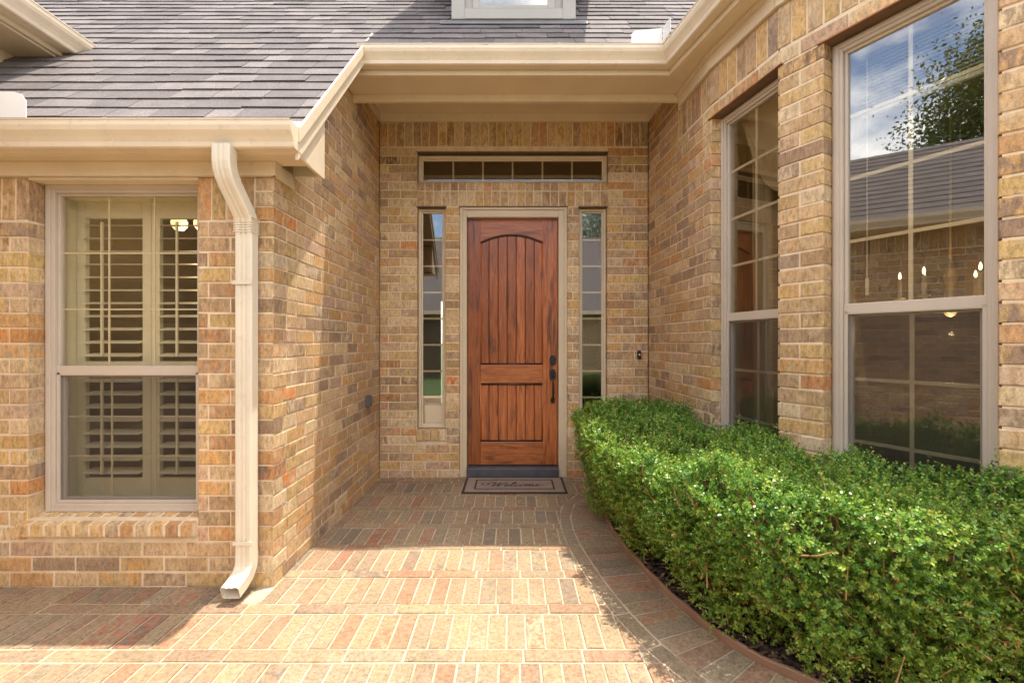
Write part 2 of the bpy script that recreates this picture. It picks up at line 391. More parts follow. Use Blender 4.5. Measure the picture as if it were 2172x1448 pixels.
# plan, in metres
XL = -1.321; YF = 2.52; YD = 4.53
P0 = (1.357, YD); P1 = (1.421, 3.25); P2 = (1.541, 2.64); P4 = (1.967, 1.84); 
def lerp2(a, b, t): return (a[0] + (b[0] - a[0]) * t, a[1] + (b[1] - a[1]) * t)
dC = (Vector(P4) - Vector(P2)); LC = dC.length; PIER = .248; P3 = tuple(Vector(P2) + dC.normalized() * PIER)
P5 = (P4[0] + 1.0, P4[1] - 1.0)
def leftn(a, b):                                    # normal on the courtyard side of the right-hand walls
    d = Vector((b[0] - a[0], b[1] - a[1])).normalized(); return (d.y, -d.x) if d.y * -1 + 0 else (d.y, -d.x)
ROOF = lambda y: 1.08 * y - .10                      # main roof plane

# ------------------------------------------------------------ walls
# front wall of the left wing
FX0 = -3.05
wf = Wall((FX0, YF), (XL, YF), (0, -1), .004)
fo = (-2.68 - FX0, -1.739 - FX0, .375, 2.30)
Lf = XL - FX0
wf.slab_area(0, Lf - .02, -.05, 2.27, [fo])
wf.courses(0, Lf, 0, 2.022, [(fo[0], fo[1], .28, 2.3)], phase=.02, ends=lambda i: (0, Lf if i % 2 == 0 else Lf - D - JT))
wf.soldiers(0, fo[0], 2.03, 2.262); wf.soldiers(fo[1], Lf - D - JT, 2.03, 2.262)
for k in range(3):
    if k % 2 == 0: wf.brick(Lf - D, Lf, 2.023 + k * CH, 2.023 + k * CH + BH)
# sloping rowlock sill
wf.slab(fo[0] - .045, fo[1] - .004, .284, .345, .026, .1)
W_front = wf.finish(house)
ns_ = 12; sw = (fo[1] - fo[0] + .045) / ns_
for k in range(ns_):
    xa = FX0 + fo[0] - .045 + k * sw + .007; xb = xa + sw - .015; m = MB(); yf_ = YF - .032 + random.uniform(-.002, .002)
    m.prism([(xa, yf_, .284), (xa, YF + .088, .29), (xa, YF + .088, .384), (xa, yf_, .353)], (xb - xa, 0, 0)); m.build('brick', 'brick_fired', W_front, .004)
m = MB(); m.prism([(FX0 + fo[0] - .04, YF - .029, .29), (FX0 + fo[0] - .04, YF + .09, .3), (FX0 + fo[0] - .04, YF + .09, .380), (FX0 + fo[0] - .04, YF - .029, .3495)], (fo[1] - fo[0] + .034, 0, 0)); m.build('sill_mortar', 'mortar', W_front)
# side wall of the left wing (left side of the entry)
ws = Wall((XL, YF), (XL, YD + .1), (1, 0), .0048)
def rake_limit(z): return max(0, (z + .10 + .17) / 1.08 - YF) if z > 2.30 else 0
def s_ends(i): return (0 if i % 2 else D + JT, YD - YF - .002)
ws.slab(.0048, 2.1, -.05, 2.30); 
for k in range(16):
    z = 2.30 + k * CH; ws.slab(max(.02, rake_limit(z + CH) + .02), 2.1, z, min(z + CH, 3.62))
ws.courses(0, 2.1, 0, 3.6, [], phase=.03, ends=s_ends, limit=lambda z: rake_limit(z))
W_side = ws.finish(house)
# door wall
wd = Wall((XL, YD), (1.357, YD), (0, -1), .0043)
X = lambda x: x - XL
op_tr = (X(-.944), X(.958), 2.937, 3.242); op_door = (X(-.521), X(.549), -.1, 2.70)
op_l = (X(-.944), X(-.662), .482, 2.70); op_r = (X(.667), X(.948), .482, 2.70)
Ld = 1.357 - XL
wd.slab_area(.01, Ld - .005, -.05, 3.55, [op_tr, op_door, op_l, op_r])
wd.courses(.004, Ld - .004, 0, 3.286, [op_tr, op_door, op_l, op_r, (op_tr[0], op_tr[1], 2.70, 2.94), (op_l[0] - .01, op_l[1] + .01, .37, .482), (op_r[0] - .01, op_r[1] + .01, .37, .482)], phase=.09)
wd.soldiers(.004, Ld - .004, 3.297, 3.533)
wd.soldiers(op_tr[0], op_tr[1], 2.70, 2.845); wd.soldiers(op_tr[0], op_tr[1], 2.856, 2.936)
wd.soldiers(op_l[0] - .006, op_l[1] + .004, .372, .480, .018); wd.soldiers(op_r[0] - .006, op_r[1] + .004, .372, .480, .018)
W_door = wd.finish(house)
# right-hand bay: three faces
ZS0, ZS1, ZTOP = 3.046, 3.284, 3.62
def right_wall(a, b, holes, soldier_from, zmax=None, ph=0, e0=0, e1=0, rec=.008):
    d = Vector((b[0] - a[0], b[1] - a[1])).normalized(); n = (d.y, -d.x)
    w = Wall(a, b, n, rec); ln = w.len
    w.slab_area(e0, ln - e1, -.05, ZTOP if zmax else 3.30, holes)
    w.courses(.0, ln - .0, 0, 3.036, holes, phase=ph)
    w.soldiers(soldier_from, ln, ZS0, ZS1)
    if zmax: w.courses(0, soldier_from - JT, 3.036, zmax, [], phase=ph, cstart=36)
    return w
wa = right_wall(P0, P1, [], .72, 3.6, .06, 0, .0085, .0041); W_a = wa.finish(house)
LB_ = (Vector(P2) - Vector(P1)).length; dB_ = (Vector(P2) - Vector(P1)).normalized(); nB_ = (dB_.y, -dB_.x)
wb = Wall(P1, P2, nB_, .0047); wb.slab(.03, LB_ - .03, -.05, .41); wb.courses(0, LB_, 0, .42, phase=.1); wb.finish(house)
wb = Wall(P1, P2, nB_, .0047); wb.slab(.0, LB_ - .0, 2.962, 3.30); wb.courses(0, LB_, 2.953, 3.036, phase=.1, cstart=35); wb.soldiers(0, LB_, ZS0, ZS1); wb.finish(house)
wc = right_wall(P2, P4, [(PIER, LC + .02, .42, 2.952)], 0, None, .0, .01, .03, .0044); W_c = wc.finish(house)
we = right_wall(P4, P5, [], 0, None, .17, .01, 0, .005); W_e = we.finish(house)

# ------------------------------------------------------------ windows
def window_unit(p0, d, n, a0, a1, z0, z1, rec, cols, rows_u, rows_l, zr, screen=True, fw=.055, transom=False, fmat='vinyl_frame'):
    """double-hung window in a wall frame (p0, d along, n out)"""
    p0 = Vector((*p0, 0)); d = Vector((*d, 0)); n = Vector((*n, 0))
    w = lambda a, q, z: p0 + d * a + n * q + Vector((0, 0, z))
    def bar(m, A0, A1, Z0, Z1, q0, q1):
        m.prism([w(A0, q0, Z0), w(A1, q0, Z0), w(A1, q0, Z1), w(A0, q0, Z1)], n * (q1 - q0))
    def ring(m, A0, A1, Z0, Z1, t, q0, q1, tb=None):
        tb = tb or t
        bar(m, A0, A0 + t, Z0, Z1, q0, q1); bar(m, A1 - t, A1, Z0, Z1, q0, q1)
        bar(m, A0 + t, A1 - t, Z0, Z0 + tb, q0 + .0015, q1 - .0015); bar(m, A0 + t, A1 - t, Z1 - t, Z1, q0 + .0015, q1 - .0015)
    m = MB(); ring(m, a0, a1, z0, z1, fw, -rec - .075, -rec); ring(m, a0 + .012, a1 - .012, z0 + .012, z1 - .012, fw * .45, -rec, -rec + .008)
    win = m.build('window', fmat, house, .003)
    A0, A1 = a0 + fw, a1 - fw; Z0, Z1 = z0 + fw, z1 - fw
    if transom: zr = Z0
    def sash(Za, Zb, q, t, cols, rows, scr):
        m = MB(); ring(m, A0 + .001, A1 - .001, Za, Zb, t, q - .03, q); m.build('sash', fmat, win, .002)
        m = MB(); bar(m, A0 + t, A1 - t, Za + t, Zb - t, q - .018, q - .014); m.build('pane', 'clear_glass' if cols == 3 else 'window_glass', win)
        cw = (A1 - A0 - 2 * t); rh = Zb - Za - 2 * t; g = .0045 if cols == 3 else .0085
        for k in range(1, cols):
            c = A0 + t + cw * k / cols; m = MB(); bar(m, c - g, c + g, Za + t, Zb - t, q - .027, q - .021); m.build('muntin', 'muntin_paint', win)
        for k in range(1, rows):
            c = Za + t + rh * k / rows; m = MB(); bar(m, A0 + t, A1 - t, c - g, c + g, q - .0275, q - .0215); m.build('muntin', 'muntin_paint', win)
        if scr:
            m = MB(); bar(m, A0 + t * .3, A1 - t * .3, Za + t * .3, Zb - t * .3, q + .012, q + .0125); m.build('insect_screen', 'insect_screen', win)
            m = MB(); ring(m, A0 + .002, A1 - .002, Za + .002, Zb - .002, .016, q + .006, q + .018); m.build('screen_frame', 'vinyl_frame', win)
    if transom: sash(Z0, Z1, -rec - .02, .012, cols, rows_u, False)
    else:
        sash(zr + .012, Z1, -rec - .018, .014, cols, rows_u, False)
        sash(Z0, zr - .012, -rec - .030, .030, cols, rows_l, screen)
        m = MB(); bar(m, A0, A1, zr - .028, zr + .026, -rec - .05, -rec - .012); m.build('meeting_rail', 'vinyl_frame', win, .003)
    return win
window_unit((FX0, YF), (1, 0), (0, -1), fo[0] + .006, fo[1] - .006, .372, 2.262, .085, 3, 3, 3, 1.19)
window_unit((XL, YD), (1, 0), (0, -1), op_tr[0] + .004, op_tr[1] - .004, 2.94, 3.222, .05, 6, 1, 1, 0, transom=True, fw=.030, fmat='trim_paint')
window_unit((XL, YD), (1, 0), (0, -1), op_l[0] + .004, op_l[1] - .004, .485, 2.688, .05, 1, 8, 1, 0, transom=True, fw=.026, fmat='trim_paint')
window_unit((XL, YD), (1, 0), (0, -1), op_r[0] + .004, op_r[1] - .004, .485, 2.688, .05, 1, 8, 1, 0, transom=True, fw=.026, fmat='trim_paint')
dB = (Vector(P2) - Vector(P1)); LB = dB.length; dBn = dB.normalized(); dCn = dC.normalized()
window_unit(P1, dBn, (dBn.y, -dBn.x), .004, LB - .004, .425, 2.94, .075, 2, 4, 3, 1.527, fw=.05)
window_unit(P2, dCn, (dCn.y, -dCn.x), PIER + .004, LC - .004, .425, 2.94, .075, 2, 4, 3, 1.527, fw=.05)
# steel lintels over the openings
def lintel(p0, d, n, a0, a1, z):
    p0 = Vector((*p0, 0)); d = Vector((*d, 0)); n = Vector((*n, 0)); m = MB()
    P = [p0 + d * a0 + n * .004, p0 + d * a1 + n * .004, p0 + d * a1 - n * .09, p0 + d * a0 - n * .09]
    m.prism([q + Vector((0, 0, z - .009)) for q in P], (0, 0, .008)); li = m.build('lintel', 'lintel_steel', house)
    m = MB(); m.prism([p0 + d * a0 + n * .0045 + Vector((0, 0, z - .008)), p0 + d * a1 + n * .0045 + Vector((0, 0, z - .008)), p0 + d * a1 + n * .0045 + Vector((0, 0, z - .001)), p0 + d * a0 + n * .0045 + Vector((0, 0, z - .001))], n * .002)
    if d.x < .9: m.build('rusted_edge', 'lintel_rust', li)
    return li
lintel(P1, dBn, (dBn.y, -dBn.x), -.03, LB + .03, 2.952); lintel(P2, dCn, (dCn.y, -dCn.x), PIER - .03, LC + .03, 2.952)
for o_, z in ((op_tr, 3.243), (op_l, 2.7), (op_r, 2.7), (op_door, 2.7)):
    lintel((XL, YD), (1, 0), (0, -1), o_[0] - .01, o_[1] + .01, z).data.materials[0] = MATS['lintel_steel']

# ------------------------------------------------------------ entry door
yd = YD + .085                                       # face of the door slab
df = MB()
for sx, x0, x1 in ((0, -.517, -.452), (1, .466, .545)): df.box((x0, YD + .02, .0), (x1, YD + .16, 2.692))
df.box((-.452, YD + .0215, 2.598), (.466, YD + .1585, 2.692))
frame = df.build('door_frame', 'door_frame_paint', house, .004)
m = MB()                                             # moulded casing edge
for x0, x1 in ((-.519, -.492), (.520, .547)): m.box((x0, YD + .004, 0), (x1, YD + .02, 2.694))
m.box((-.492, YD + .0055, 2.668), (.520, YD + .0185, 2.694)); m.build('casing_bead', 'door_frame_paint', frame, .004)
m = MB()
for x0, x1 in ((-.462, -.452), (.466, .476)): m.box((x0, yd - .026, .06), (x1, yd - .012, 2.6))
boxobj('threshold', (-.452, YD - .012, .004), (.466, YD + .16, .095), 'threshold_metal', house, .006)
dx0, dx1, dz0, dz1 = -.449, .463, .106, 2.594
door = boxobj('door', (dx0 + .01, yd + .036, dz0 + .002), (dx1 - .01, yd + .045, dz1 - .002), 'door_wood', house)
def piece(name, a, b, mat='door_wood', bev=.004): return boxobj(name, a, b, mat, door, bev)
px0, px1 = -.325, .318
piece('stile', (dx0, yd, dz0), (px0 + .004, yd + .045, dz1)); piece('stile', (px1 - .004, yd, dz0), (dx1, yd + .045, dz1))
# arched top rail
az, ac = 2.362, 2.442
m = MB(); N = 22; top = dz1; arc = []
for i in range(N + 1):
    u = -1 + 2 * i / N; arc.append((px0 + .004 + (px1 - px0 - .008) * i / N, ac - (ac - az) * u * u))
for i in range(N):
    (xa, za), (xb, zb) = arc[i], arc[i + 1]
    m.add([(xa, yd + .002, za), (xb, yd + .002, zb), (xb, yd + .002, top), (xa, yd + .002, top), (xa, yd + .04, za), (xb, yd + .04, zb)],
          [(0, 1, 2, 3), (0, 4, 5, 1)], (.3, .5, .5))
m.build('rail', 'door_wood_rail', door)
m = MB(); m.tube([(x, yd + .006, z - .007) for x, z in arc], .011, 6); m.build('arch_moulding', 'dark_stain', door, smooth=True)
piece('rail', (px0 + .004, yd + .002, .934), (px1 - .004, yd + .04, 1.118), 'door_wood_rail'); piece('rail', (px0 + .004, yd + .002, dz0), (px1 - .004, yd + .04, .338), 'door_wood_rail')
for xs in (px0 + .010, px1 - .010):
    for z0, z1 in ((1.122, az + .01), (.342, .93)):
        m = MB(); m.tube([(xs, yd + .006, z0), (xs, yd + .006, z1)], .009, 6); m.build('panel_moulding', 'door_wood', door, smooth=True)
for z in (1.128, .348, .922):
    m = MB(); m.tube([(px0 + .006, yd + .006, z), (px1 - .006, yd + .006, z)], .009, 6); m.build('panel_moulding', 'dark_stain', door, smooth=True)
pw = (px1 - px0) / 7
for (z0, z1) in ((1.118, ac + .01), (.338, .934)):
    for k in range(7):
        xa, xb = px0 + k * pw, px0 + (k + 1) * pw
        m = MB(); v = .0055
        m.prism([(xa + .001, yd + .034, z0), (xa + .001, yd + .026, z0), (xa + v, yd + .014, z0), (xb - v, yd + .014, z0), (xb - .001, yd + .026, z0), (xb - .001, yd + .034, z0)], (0, 0, (z1 if z1 < 2 else min(z1, ac - (ac - az) * (max(abs(2 * (k) / 7 - 1), abs(2 * (k + 1) / 7 - 1)) - .28) ** 2 + .0)) - z0))
        m.build('plank', 'door_wood', door)
# hardware
def rounded_plate(name, c, w, h, d):
    m = MB(); pts = [(c[0] + w / 2 * math.cos(t) * (abs(math.cos(t)) ** -.25 if abs(math.cos(t)) > .01 else 1), yd - .001, c[1] + h / 2 * math.sin(t)) for t in np.linspace(0, 2 * math.pi, 20, endpoint=False)]
    m.prism(pts, (0, -d, 0)); return m.build(name, 'dark_bronze', door, .003)
rounded_plate('deadbolt', (.412, 1.165), .066, .105, .016)
m = MB(); m.tube([(.412, yd - .016, 1.162), (.412, yd - .034, 1.162)], .019, 12); m.build('deadbolt_cylinder', 'dark_bronze', door)
rounded_plate('handle_plate', (.412, 1.02), .066, .115, .016)
m = MB(); pts = [(.412, yd - .012, 1.0), (.412, yd - .05, .985), (.412, yd - .066, .95), (.413, yd - .062, .89), (.414, yd - .058, .83), (.412, yd - .05, .79), (.412, yd - .02, .765), (.412, yd, .762)]
m.tube(pts, [.010, .011, .010, .012, .012, .010, .010, .010], 8); m.build('handle', 'dark_bronze', door, smooth=True)
rounded_plate('handle_foot', (.412, .762), .046, .066, .012)
m = MB(); m.prism([(.398, yd - .012, 1.035), (.426, yd - .012, 1.035), (.430, yd - .06, 1.045), (.394, yd - .06, 1.045)], (0, 0, .008)); m.build('thumb_latch', 'dark_bronze', door)

# ------------------------------------------------------------ eaves, fascia, gutters
GP = [(0, 0), (0, -.128), (.076, -.128), (.084, -.122), (.088, -.100), (.100, -.078), (.118, -.052), (.125, -.030), (.125, -.006), (.129, -.004), (.129, .002), (.118, .002), (.118, -.030), (.110, -.050), (.092, -.074), (.080, -.098), (.074, -.120), (.006, -.120), (.006, 0)]
def gutter(a, b, out, z, ka=0, kb=0, prof=GP, mat='gutter_paint', parent=house, name='gutter'):
    a = Vector((*a, z)); b = Vector((*b, z)); d = (b - a).normalized(); out = Vector((*out, 0)); n = len(prof); m = MB()
    A = [a + out * p + Vector((0, 0, q)) + d * ka * p for p, q in prof]; B = [b + out * p + Vector((0, 0, q)) + d * kb * p for p, q in prof]
    fs = [(i, (i + 1) % n, n + (i + 1) % n, n + i) for i in range(n)]
    m.add(A + B, fs)
    cap = [0, 1, 2, 3, 4, 5, 6, 7, 8]
    if n == len(GP) and prof is GP:
        m.add([A[i] for i in cap], [tuple(range(9))]); m.add([B[i] for i in cap], [tuple(range(9))])
    else: m.add(A, [tuple(range(n))]); m.add(B, [tuple(range(n))])
    return m.build(name, mat, parent)
# porch: gutter front at Y 3.37
YG = 3.495; FC = Vector((1.225, YG)); rd = Vector((.1857, -.9826)).normalized(); ro = Vector((-.9826, -.1857)).normalized()
half = math.tan(math.acos(max(-1, min(1, Vector((1, 0)).dot(rd)))) / 2)
ZG = 3.559
gutter((-1.149, YG), (FC.x, FC.y), (0, -1), ZG, 0, -half)
class Eave: pass
rd2 = Vector((.60, -.80)).normalized(); ro2 = Vector((rd2.y, -rd2.x)); rd3 = Vector((.72, -.694)).normalized(); ro3 = Vector((rd3.y, -rd3.x))
EB = FC + rd * ((FC.y - 2.70) / -rd.y); EC = EB + rd2 * .95; EE = EC + rd3 * 2.2
def hk(a, b): return -math.tan(math.acos(max(-1, min(1, a.dot(b)))) / 2)
h12, h23 = hk(rd, rd2), hk(rd2, rd3)
def right_eave(fn, off):
    A = Vector((FC.x + (.004 if off else 0), FC.y + off)); B = EB - (ro + ro2).normalized() * off; C_ = EC - (ro2 + ro3).normalized() * off; E_ = EE - ro3 * off
    fn(tuple(A), tuple(B), tuple((B - A).orthogonal().normalized() if False else ro), half, -h12); fn(tuple(B), tuple(C_), tuple(ro2), h12, -h23); fn(tuple(C_), tuple(E_), tuple(ro3), h23, 0)
right_eave(lambda a, b, o_, ka, kb: gutter(a, b, o_, ZG, ka, kb), 0)
ZSF = 3.397
ko = half
FAS = [(0, 0), (0, -.165), (.022, -.165), (.022, 0)]
def fascia(a, b, out, z, ka, kb, h=.165, t=.022, name='fascia'):
    prof = [(-.002, 0), (-.002, -h), (t, -h), (t, 0)]; return gutter(a, b, out, z, ka, kb, prof, 'trim_paint', house, name)
fy = YG + .023
fascia((-1.319, fy), (FC.x + .004, fy), (0, -1), ZG - .002, 0, -half)
right_eave(lambda a, b, o_, ka, kb: fascia(a, b, o_, ZG - .002, ka, kb), .023)
# drip trim under the fascia
gutter((-1.319, fy), (FC.x + .004, fy), (0, -1), ZSF + .03, 0, -half, [(0, 0), (0, -.034), (.03, -.034), (.036, -.02), (.036, 0)], 'trim_paint', house, 'fascia_trim')
right_eave(lambda a, b, o_, ka, kb: gutter(a, b, o_, ZSF + .03, ka, kb, [(0, 0), (0, -.034), (.03, -.034), (.036, -.02), (.036, 0)], 'trim_paint', house, 'fascia_trim'), .023)
GS = [(p + (.0025 if p > .01 else 0), q - .0025 if q < -.1 else q) for p, q in GP[:11]] + [(.129, .0), (.0, .0)]
for xs in (.34, -.62): gutter((xs, YG), (xs + .022, YG), (0, -1), ZG + .0005, 0, 0, GS, 'gutter_paint', house, 'gutter_seam')
gutter((-2.05, 2.405), (-2.028, 2.405), (0, -1), 2.4715, 0, 0, GS, 'gutter_paint', house, 'gutter_seam')
# soffit
YB = 3.76
m = MB(); m.prism([(-1.316, fy, ZSF), (FC.x + .004, fy, ZSF), (1.46, YB + .03, ZSF), (-1.316, YB + .03, ZSF)], (0, 0, .012)); m.build('soffit', 'soffit_paint', house)
m = MB(); m.prism([(FC.x + .004, fy, ZSF), (EB.x, EB.y, ZSF), (EC.x, EC.y, ZSF), (EE.x, EE.y, ZSF), (EE.x + .5, EE.y + .5, ZSF), (P5[0] + .2, P5[1] + .2, ZSF), (P4[0] + .1, P4[1] + .1, ZSF), (P2[0] + .1, P2[1], ZSF), (P1[0] + .1, P1[1], ZSF), (1.46, YB + .03, ZSF)], (0, 0, .012)); m.build('soffit', 'soffit_paint', house)
# beam board of the entry
boxobj('entry_beam', (-1.319, YB, 3.338), (1.392, YB + .035, ZSF - .002), 'trim_paint', house, .003)
boxobj('entry_beam_header', (-1.319, YB + .005, ZSF - .004), (1.40, YB + .034, 3.66), 'trim_paint', house)
# frieze on the bay walls
def frieze(a, b, z0, z1, t=.022, ext0=0, ext1=0, name='frieze_board'):
    a = Vector(a); b = Vector(b); d = (b - a).normalized(); n = Vector((d.y, -d.x)); a = a - d * ext0; b = b + d * ext1; m = MB()
    m.prism([(*(a + n * .001), z0), (*(b + n * .001), z0), (*(b + n * t), z0), (*(a + n * t), z0)], (0, 0, z1 - z0)); return m.build(name, 'trim_paint', house)
A_ = lerp2(P0, P1, .60)
frieze(A_, P1, 3.286, ZSF - .002, .022, 0, .002); frieze(P1, P2, 3.286, ZSF - .002, .0225, 0, .003); frieze(P2, P4, 3.286, ZSF - .002, .023, 0, .004); frieze(P4, P5, 3.286, ZSF - .002, .0235, 0, 0)
frieze(A_, P1, 3.372, ZSF - .003, .045, 0, .004, 'crown_moulding'); frieze(P1, P2, 3.372, ZSF - .003, .0455, 0, .006, 'crown_moulding'); frieze(P2, P4, 3.372, ZSF - .003, .046, 0, .01, 'crown_moulding')
# entry ceiling and its frieze
boxobj('ceiling', (XL - .1, YB + .036, 3.615), (1.5, YD + .1, 3.63), 'soffit_paint', house)
boxobj('frieze_board', (-1.316, YD - .022, 3.534), (1.357, YD - .001, 3.614), 'trim_paint', house, .002)
boxobj('frieze_board', (-1.3195, YB + .036, 3.536), (-1.299, YD - .023, 3.614), 'trim_paint', house, .002)
frieze(lerp2(P0, P1, .02), lerp2(P0, P1, .57), 3.536, 3.614, .021)
# ---- left wing eave
YE = 2.405; ZE = 2.471
gutter((-2.98, YE), (-1.111, YE), (0, -1), ZE)
fascia((-3.0, YE + .023), (-1.118, YE + .023), (0, -1), ZE - .002, 0, 0, .125)
gutter((-3.0, YE + .02), (-1.118, YE + .02), (0, -1), 2.352, 0, 0, [(0, 0), (0, -.012), (.028, -.012), (.032, 0)], 'trim_paint', house, 'fascia_trim')
boxobj('soffit', (-3.05, YE + .022, 2.343), (-1.133, YF + .05, 2.352), 'soffit_paint', house)
boxobj('window_head', (-2.679, YF + .001, 2.250), (-1.74, YF + .10, 2.264), 'trim_paint', house)
boxobj('frieze_board', (-3.05, YF - .024, 2.264), (XL + .022, YF - .001, 2.342), 'trim_paint', house, .002)
m = MB(); m.prism([(XL + .001, YF - .0245, 2.264), (XL + .001, YF + .215, 2.264), (XL + .001, YF + .17, 2.342), (XL + .001, YF - .0245, 2.342)], (.020, 0, 0)); m.build('frieze_return', 'trim_paint', house, .002)
# bird box (gable return) and rake
XR = -1.133
m = MB(); ztop = lambda y: ROOF(y) - .135
m.prism([(XR - .001, YE + .024, 2.336), (XR - .001, 2.755, 2.336), (XR - .001, 2.755, ztop(2.755) - .02), (XR - .001, YE + .024, ztop(YE + .024) - .02)], (-.018, 0, 0)); m.build('gable_return', 'trim_paint', house)
boxobj('gable_return_back', (XL + .002, 2.738, 2.345), (XR - .02, 2.754, 2.70), 'trim_paint', house)
m = MB(); ya, yb = 2.375, 3.62
m.prism([(XR, ya, ROOF(ya) - .165), (XR, yb, ROOF(yb) - .165), (XR, yb, ROOF(yb) - .012), (XR, ya, ROOF(ya) - .012)], (.020, 0, 0)); m.build('rake_board', 'trim_paint', house, .003)
m = MB(); m.prism([(XR + .0205, ya - .01, ROOF(ya) - .075), (XR + .0205, yb, ROOF(yb) - .075), (XR + .0205, yb, ROOF(yb) + .004), (XR + .0205, ya - .01, ROOF(ya) + .004)], (.014, 0, 0)); m.build('rake_trim', 'trim_paint', house, .003)
m = MB(); m.prism([(XL - .05, 2.757, ROOF(2.757) - .16), (XL - .05, 3.75, ROOF(3.75) - .16), (XL - .05, 3.75, ROOF(3.75) - .148), (XL - .05, 2.757, ROOF(2.757) - .148)], (XR - XL + .048, 0, 0)); m.build('rake_soffit', 'soffit_paint', house)
m = MB(); m.prism([(XL + .001, 2.76, ROOF(2.76) - .225), (XL + .001, 3.75, ROOF(3.75) - .225), (XL + .001, 3.75, ROOF(3.75) - .161), (XL + .001, 2.76, ROOF(2.76) - .161)], (.02, 0, 0)); m.build('rake_frieze', 'trim_paint', house)

# ------------------------------------------------------------ roof with shingles
m = MB()
def deck(poly, th=.12): m.prism([(x, y, ROOF(y) - .012) for x, y in poly], (0, 0, -th))
deck([(-6.5, YE - .01), (XR, YE - .01), (XR, 3.41), (-6.5, 3.41)]); deck([(-6.5, 3.41), (1.2, 3.41), (4.2, 6.41), (-6.5, 6.41)])
m.prism([(-6.5, 6.41, ROOF(6.41) - .012), (4.2, 6.41, ROOF(6.41) - .012), (4.2, 10.5, 2.4), (-6.5, 10.5, 2.4)], (0, 0, -.12))
roof = m.build('roof', 'shingle', house)
EXP = .0945; TW = .305
slope = math.atan(1.08)
def shingle_mesh(wd, var):
    k = ('sh', round(wd, 3), var)
    if k not in _cache:
        r = random.Random(var * 13 + int(wd * 1000)); mm = MB(); l = EXP / math.cos(slope) * 1.35; x = wd / 2
        e = lambda: r.uniform(-.0025, .0025)
        # local: y up-slope from the butt edge, z off the deck
        b0 = .013 + e(); b1 = .013 + e()
        mm.add([(-x, e(), 0), (x, e(), 0), (x, l, -.003), (-x, l, -.003), (-x, e(), b0), (x, e(), b1), (x, l, .001), (-x, l, .001)],
               [(4, 5, 6, 7), (0, 1, 5, 4), (1, 2, 6, 5), (3, 0, 4, 7)], (r.random(), r.random(), r.random())); _cache[k] = mm.mesh('shingle', 'shingle')
    return _cache[k]
items = []
def in_dormer(x, y): return abs(x - .013) < .50 and y > 3.84
row = 0; y = YE - .022
while y < 6.3:
    low = y < 3.40; xr = (XR + .03) if low else 1.24 + max(0, (y - 3.42)); x = -6.3 + (row % 3) * .1 + random.uniform(-.02, .02)
    if low and y > 3.33: xr = XR + .03
    while x < xr - .03:
        wd = min(random.choice((.17, .24, .305, .305, .33)), xr - x)
        if not in_dormer(x + wd / 2, y): items.append((x + wd / 2, y, wd - .003))
        x += wd
    row += 1; y += EXP
yu = 3.385                                            # starter course above the porch gutter
x = XR + .04
while x < 1.2:
    items.append((x + TW / 2, yu, TW - .004)); x += TW
items.sort(key=lambda q: -(project_area((q[0], q[1], ROOF(q[1]))) * q[2]))
rest = MB()
for k, (x, y, wd) in enumerate(items):
    var = random.randrange(12); wave = .004 * math.sin(x * 3.1 + y * 9) + random.uniform(-.002, .002)
    loc = Vector((x, y + wave, ROOF(y + wave) - .010)); rz = random.uniform(-.005, .005)
    me = shingle_mesh(wd, var); pa = project_area(loc)
    if k < 300 and pa > 0 and y < 4.6:
        o = bpy.data.objects.new('shingle', me); COL.objects.link(o); o.parent = roof; o.location = loc; o.rotation_euler = (slope, 0, rz)
    else:
        M = Matrix.Translation(loc) @ Matrix.Rotation(rz, 4, 'Z') @ Matrix.Rotation(slope, 4, 'X'); cc = me.color_attributes['rnd'].data[0].color
        rest.add([M @ v.co for v in me.vertices], [tuple(p.vertices) for p in me.polygons], tuple(cc)[:3])
o = rest.build('shingle_courses', 'shingle', roof); o['kind'] = 'stuff'
# metal drip edge
m = MB(); m.prism([(-2.98, YE - .03, ZE + .005), (XR + .03, YE - .03, ZE + .005), (XR + .03, YE + .05, ROOF(YE + .05) - .004), (-2.98, YE + .05, ROOF(YE + .05) - .004)], (0, 0, -.003)); m.build('drip_edge', 'white_metal', house)
m = MB(); m.prism([(-1.14, 3.385, ZG + .006), (1.21, 3.385, ZG + .006), (1.21, 3.47, ROOF(3.47) - .006), (-1.14, 3.47, ROOF(3.47) - .006)], (0, 0, -.003)); m.build('drip_edge', 'white_metal', house)
# roof over the right-hand bay
m = MB(); pe = [FC + ro * .03, EB + ro * .03, EC + ro2 * .03, EE + ro3 * .03]
for (qa, qb, oo) in ((pe[0], pe[1], ro), (pe[1], pe[2], ro2), (pe[2], pe[3], ro3)):
    m.prism([(qa.x, qa.y, ZG), (qb.x, qb.y, ZG), (5.5, qb.y + 1.2, ZG + 3.6), (5.5, qa.y + 2.2, ZG + 3.6)], (0, 0, -.1))
m.build('roof', 'shingle', house)
m = MB(); m.box((1.6, 4.8, 3.4), (6, 6, 3.5)); m.build('ceiling', 'interior_wall', house)
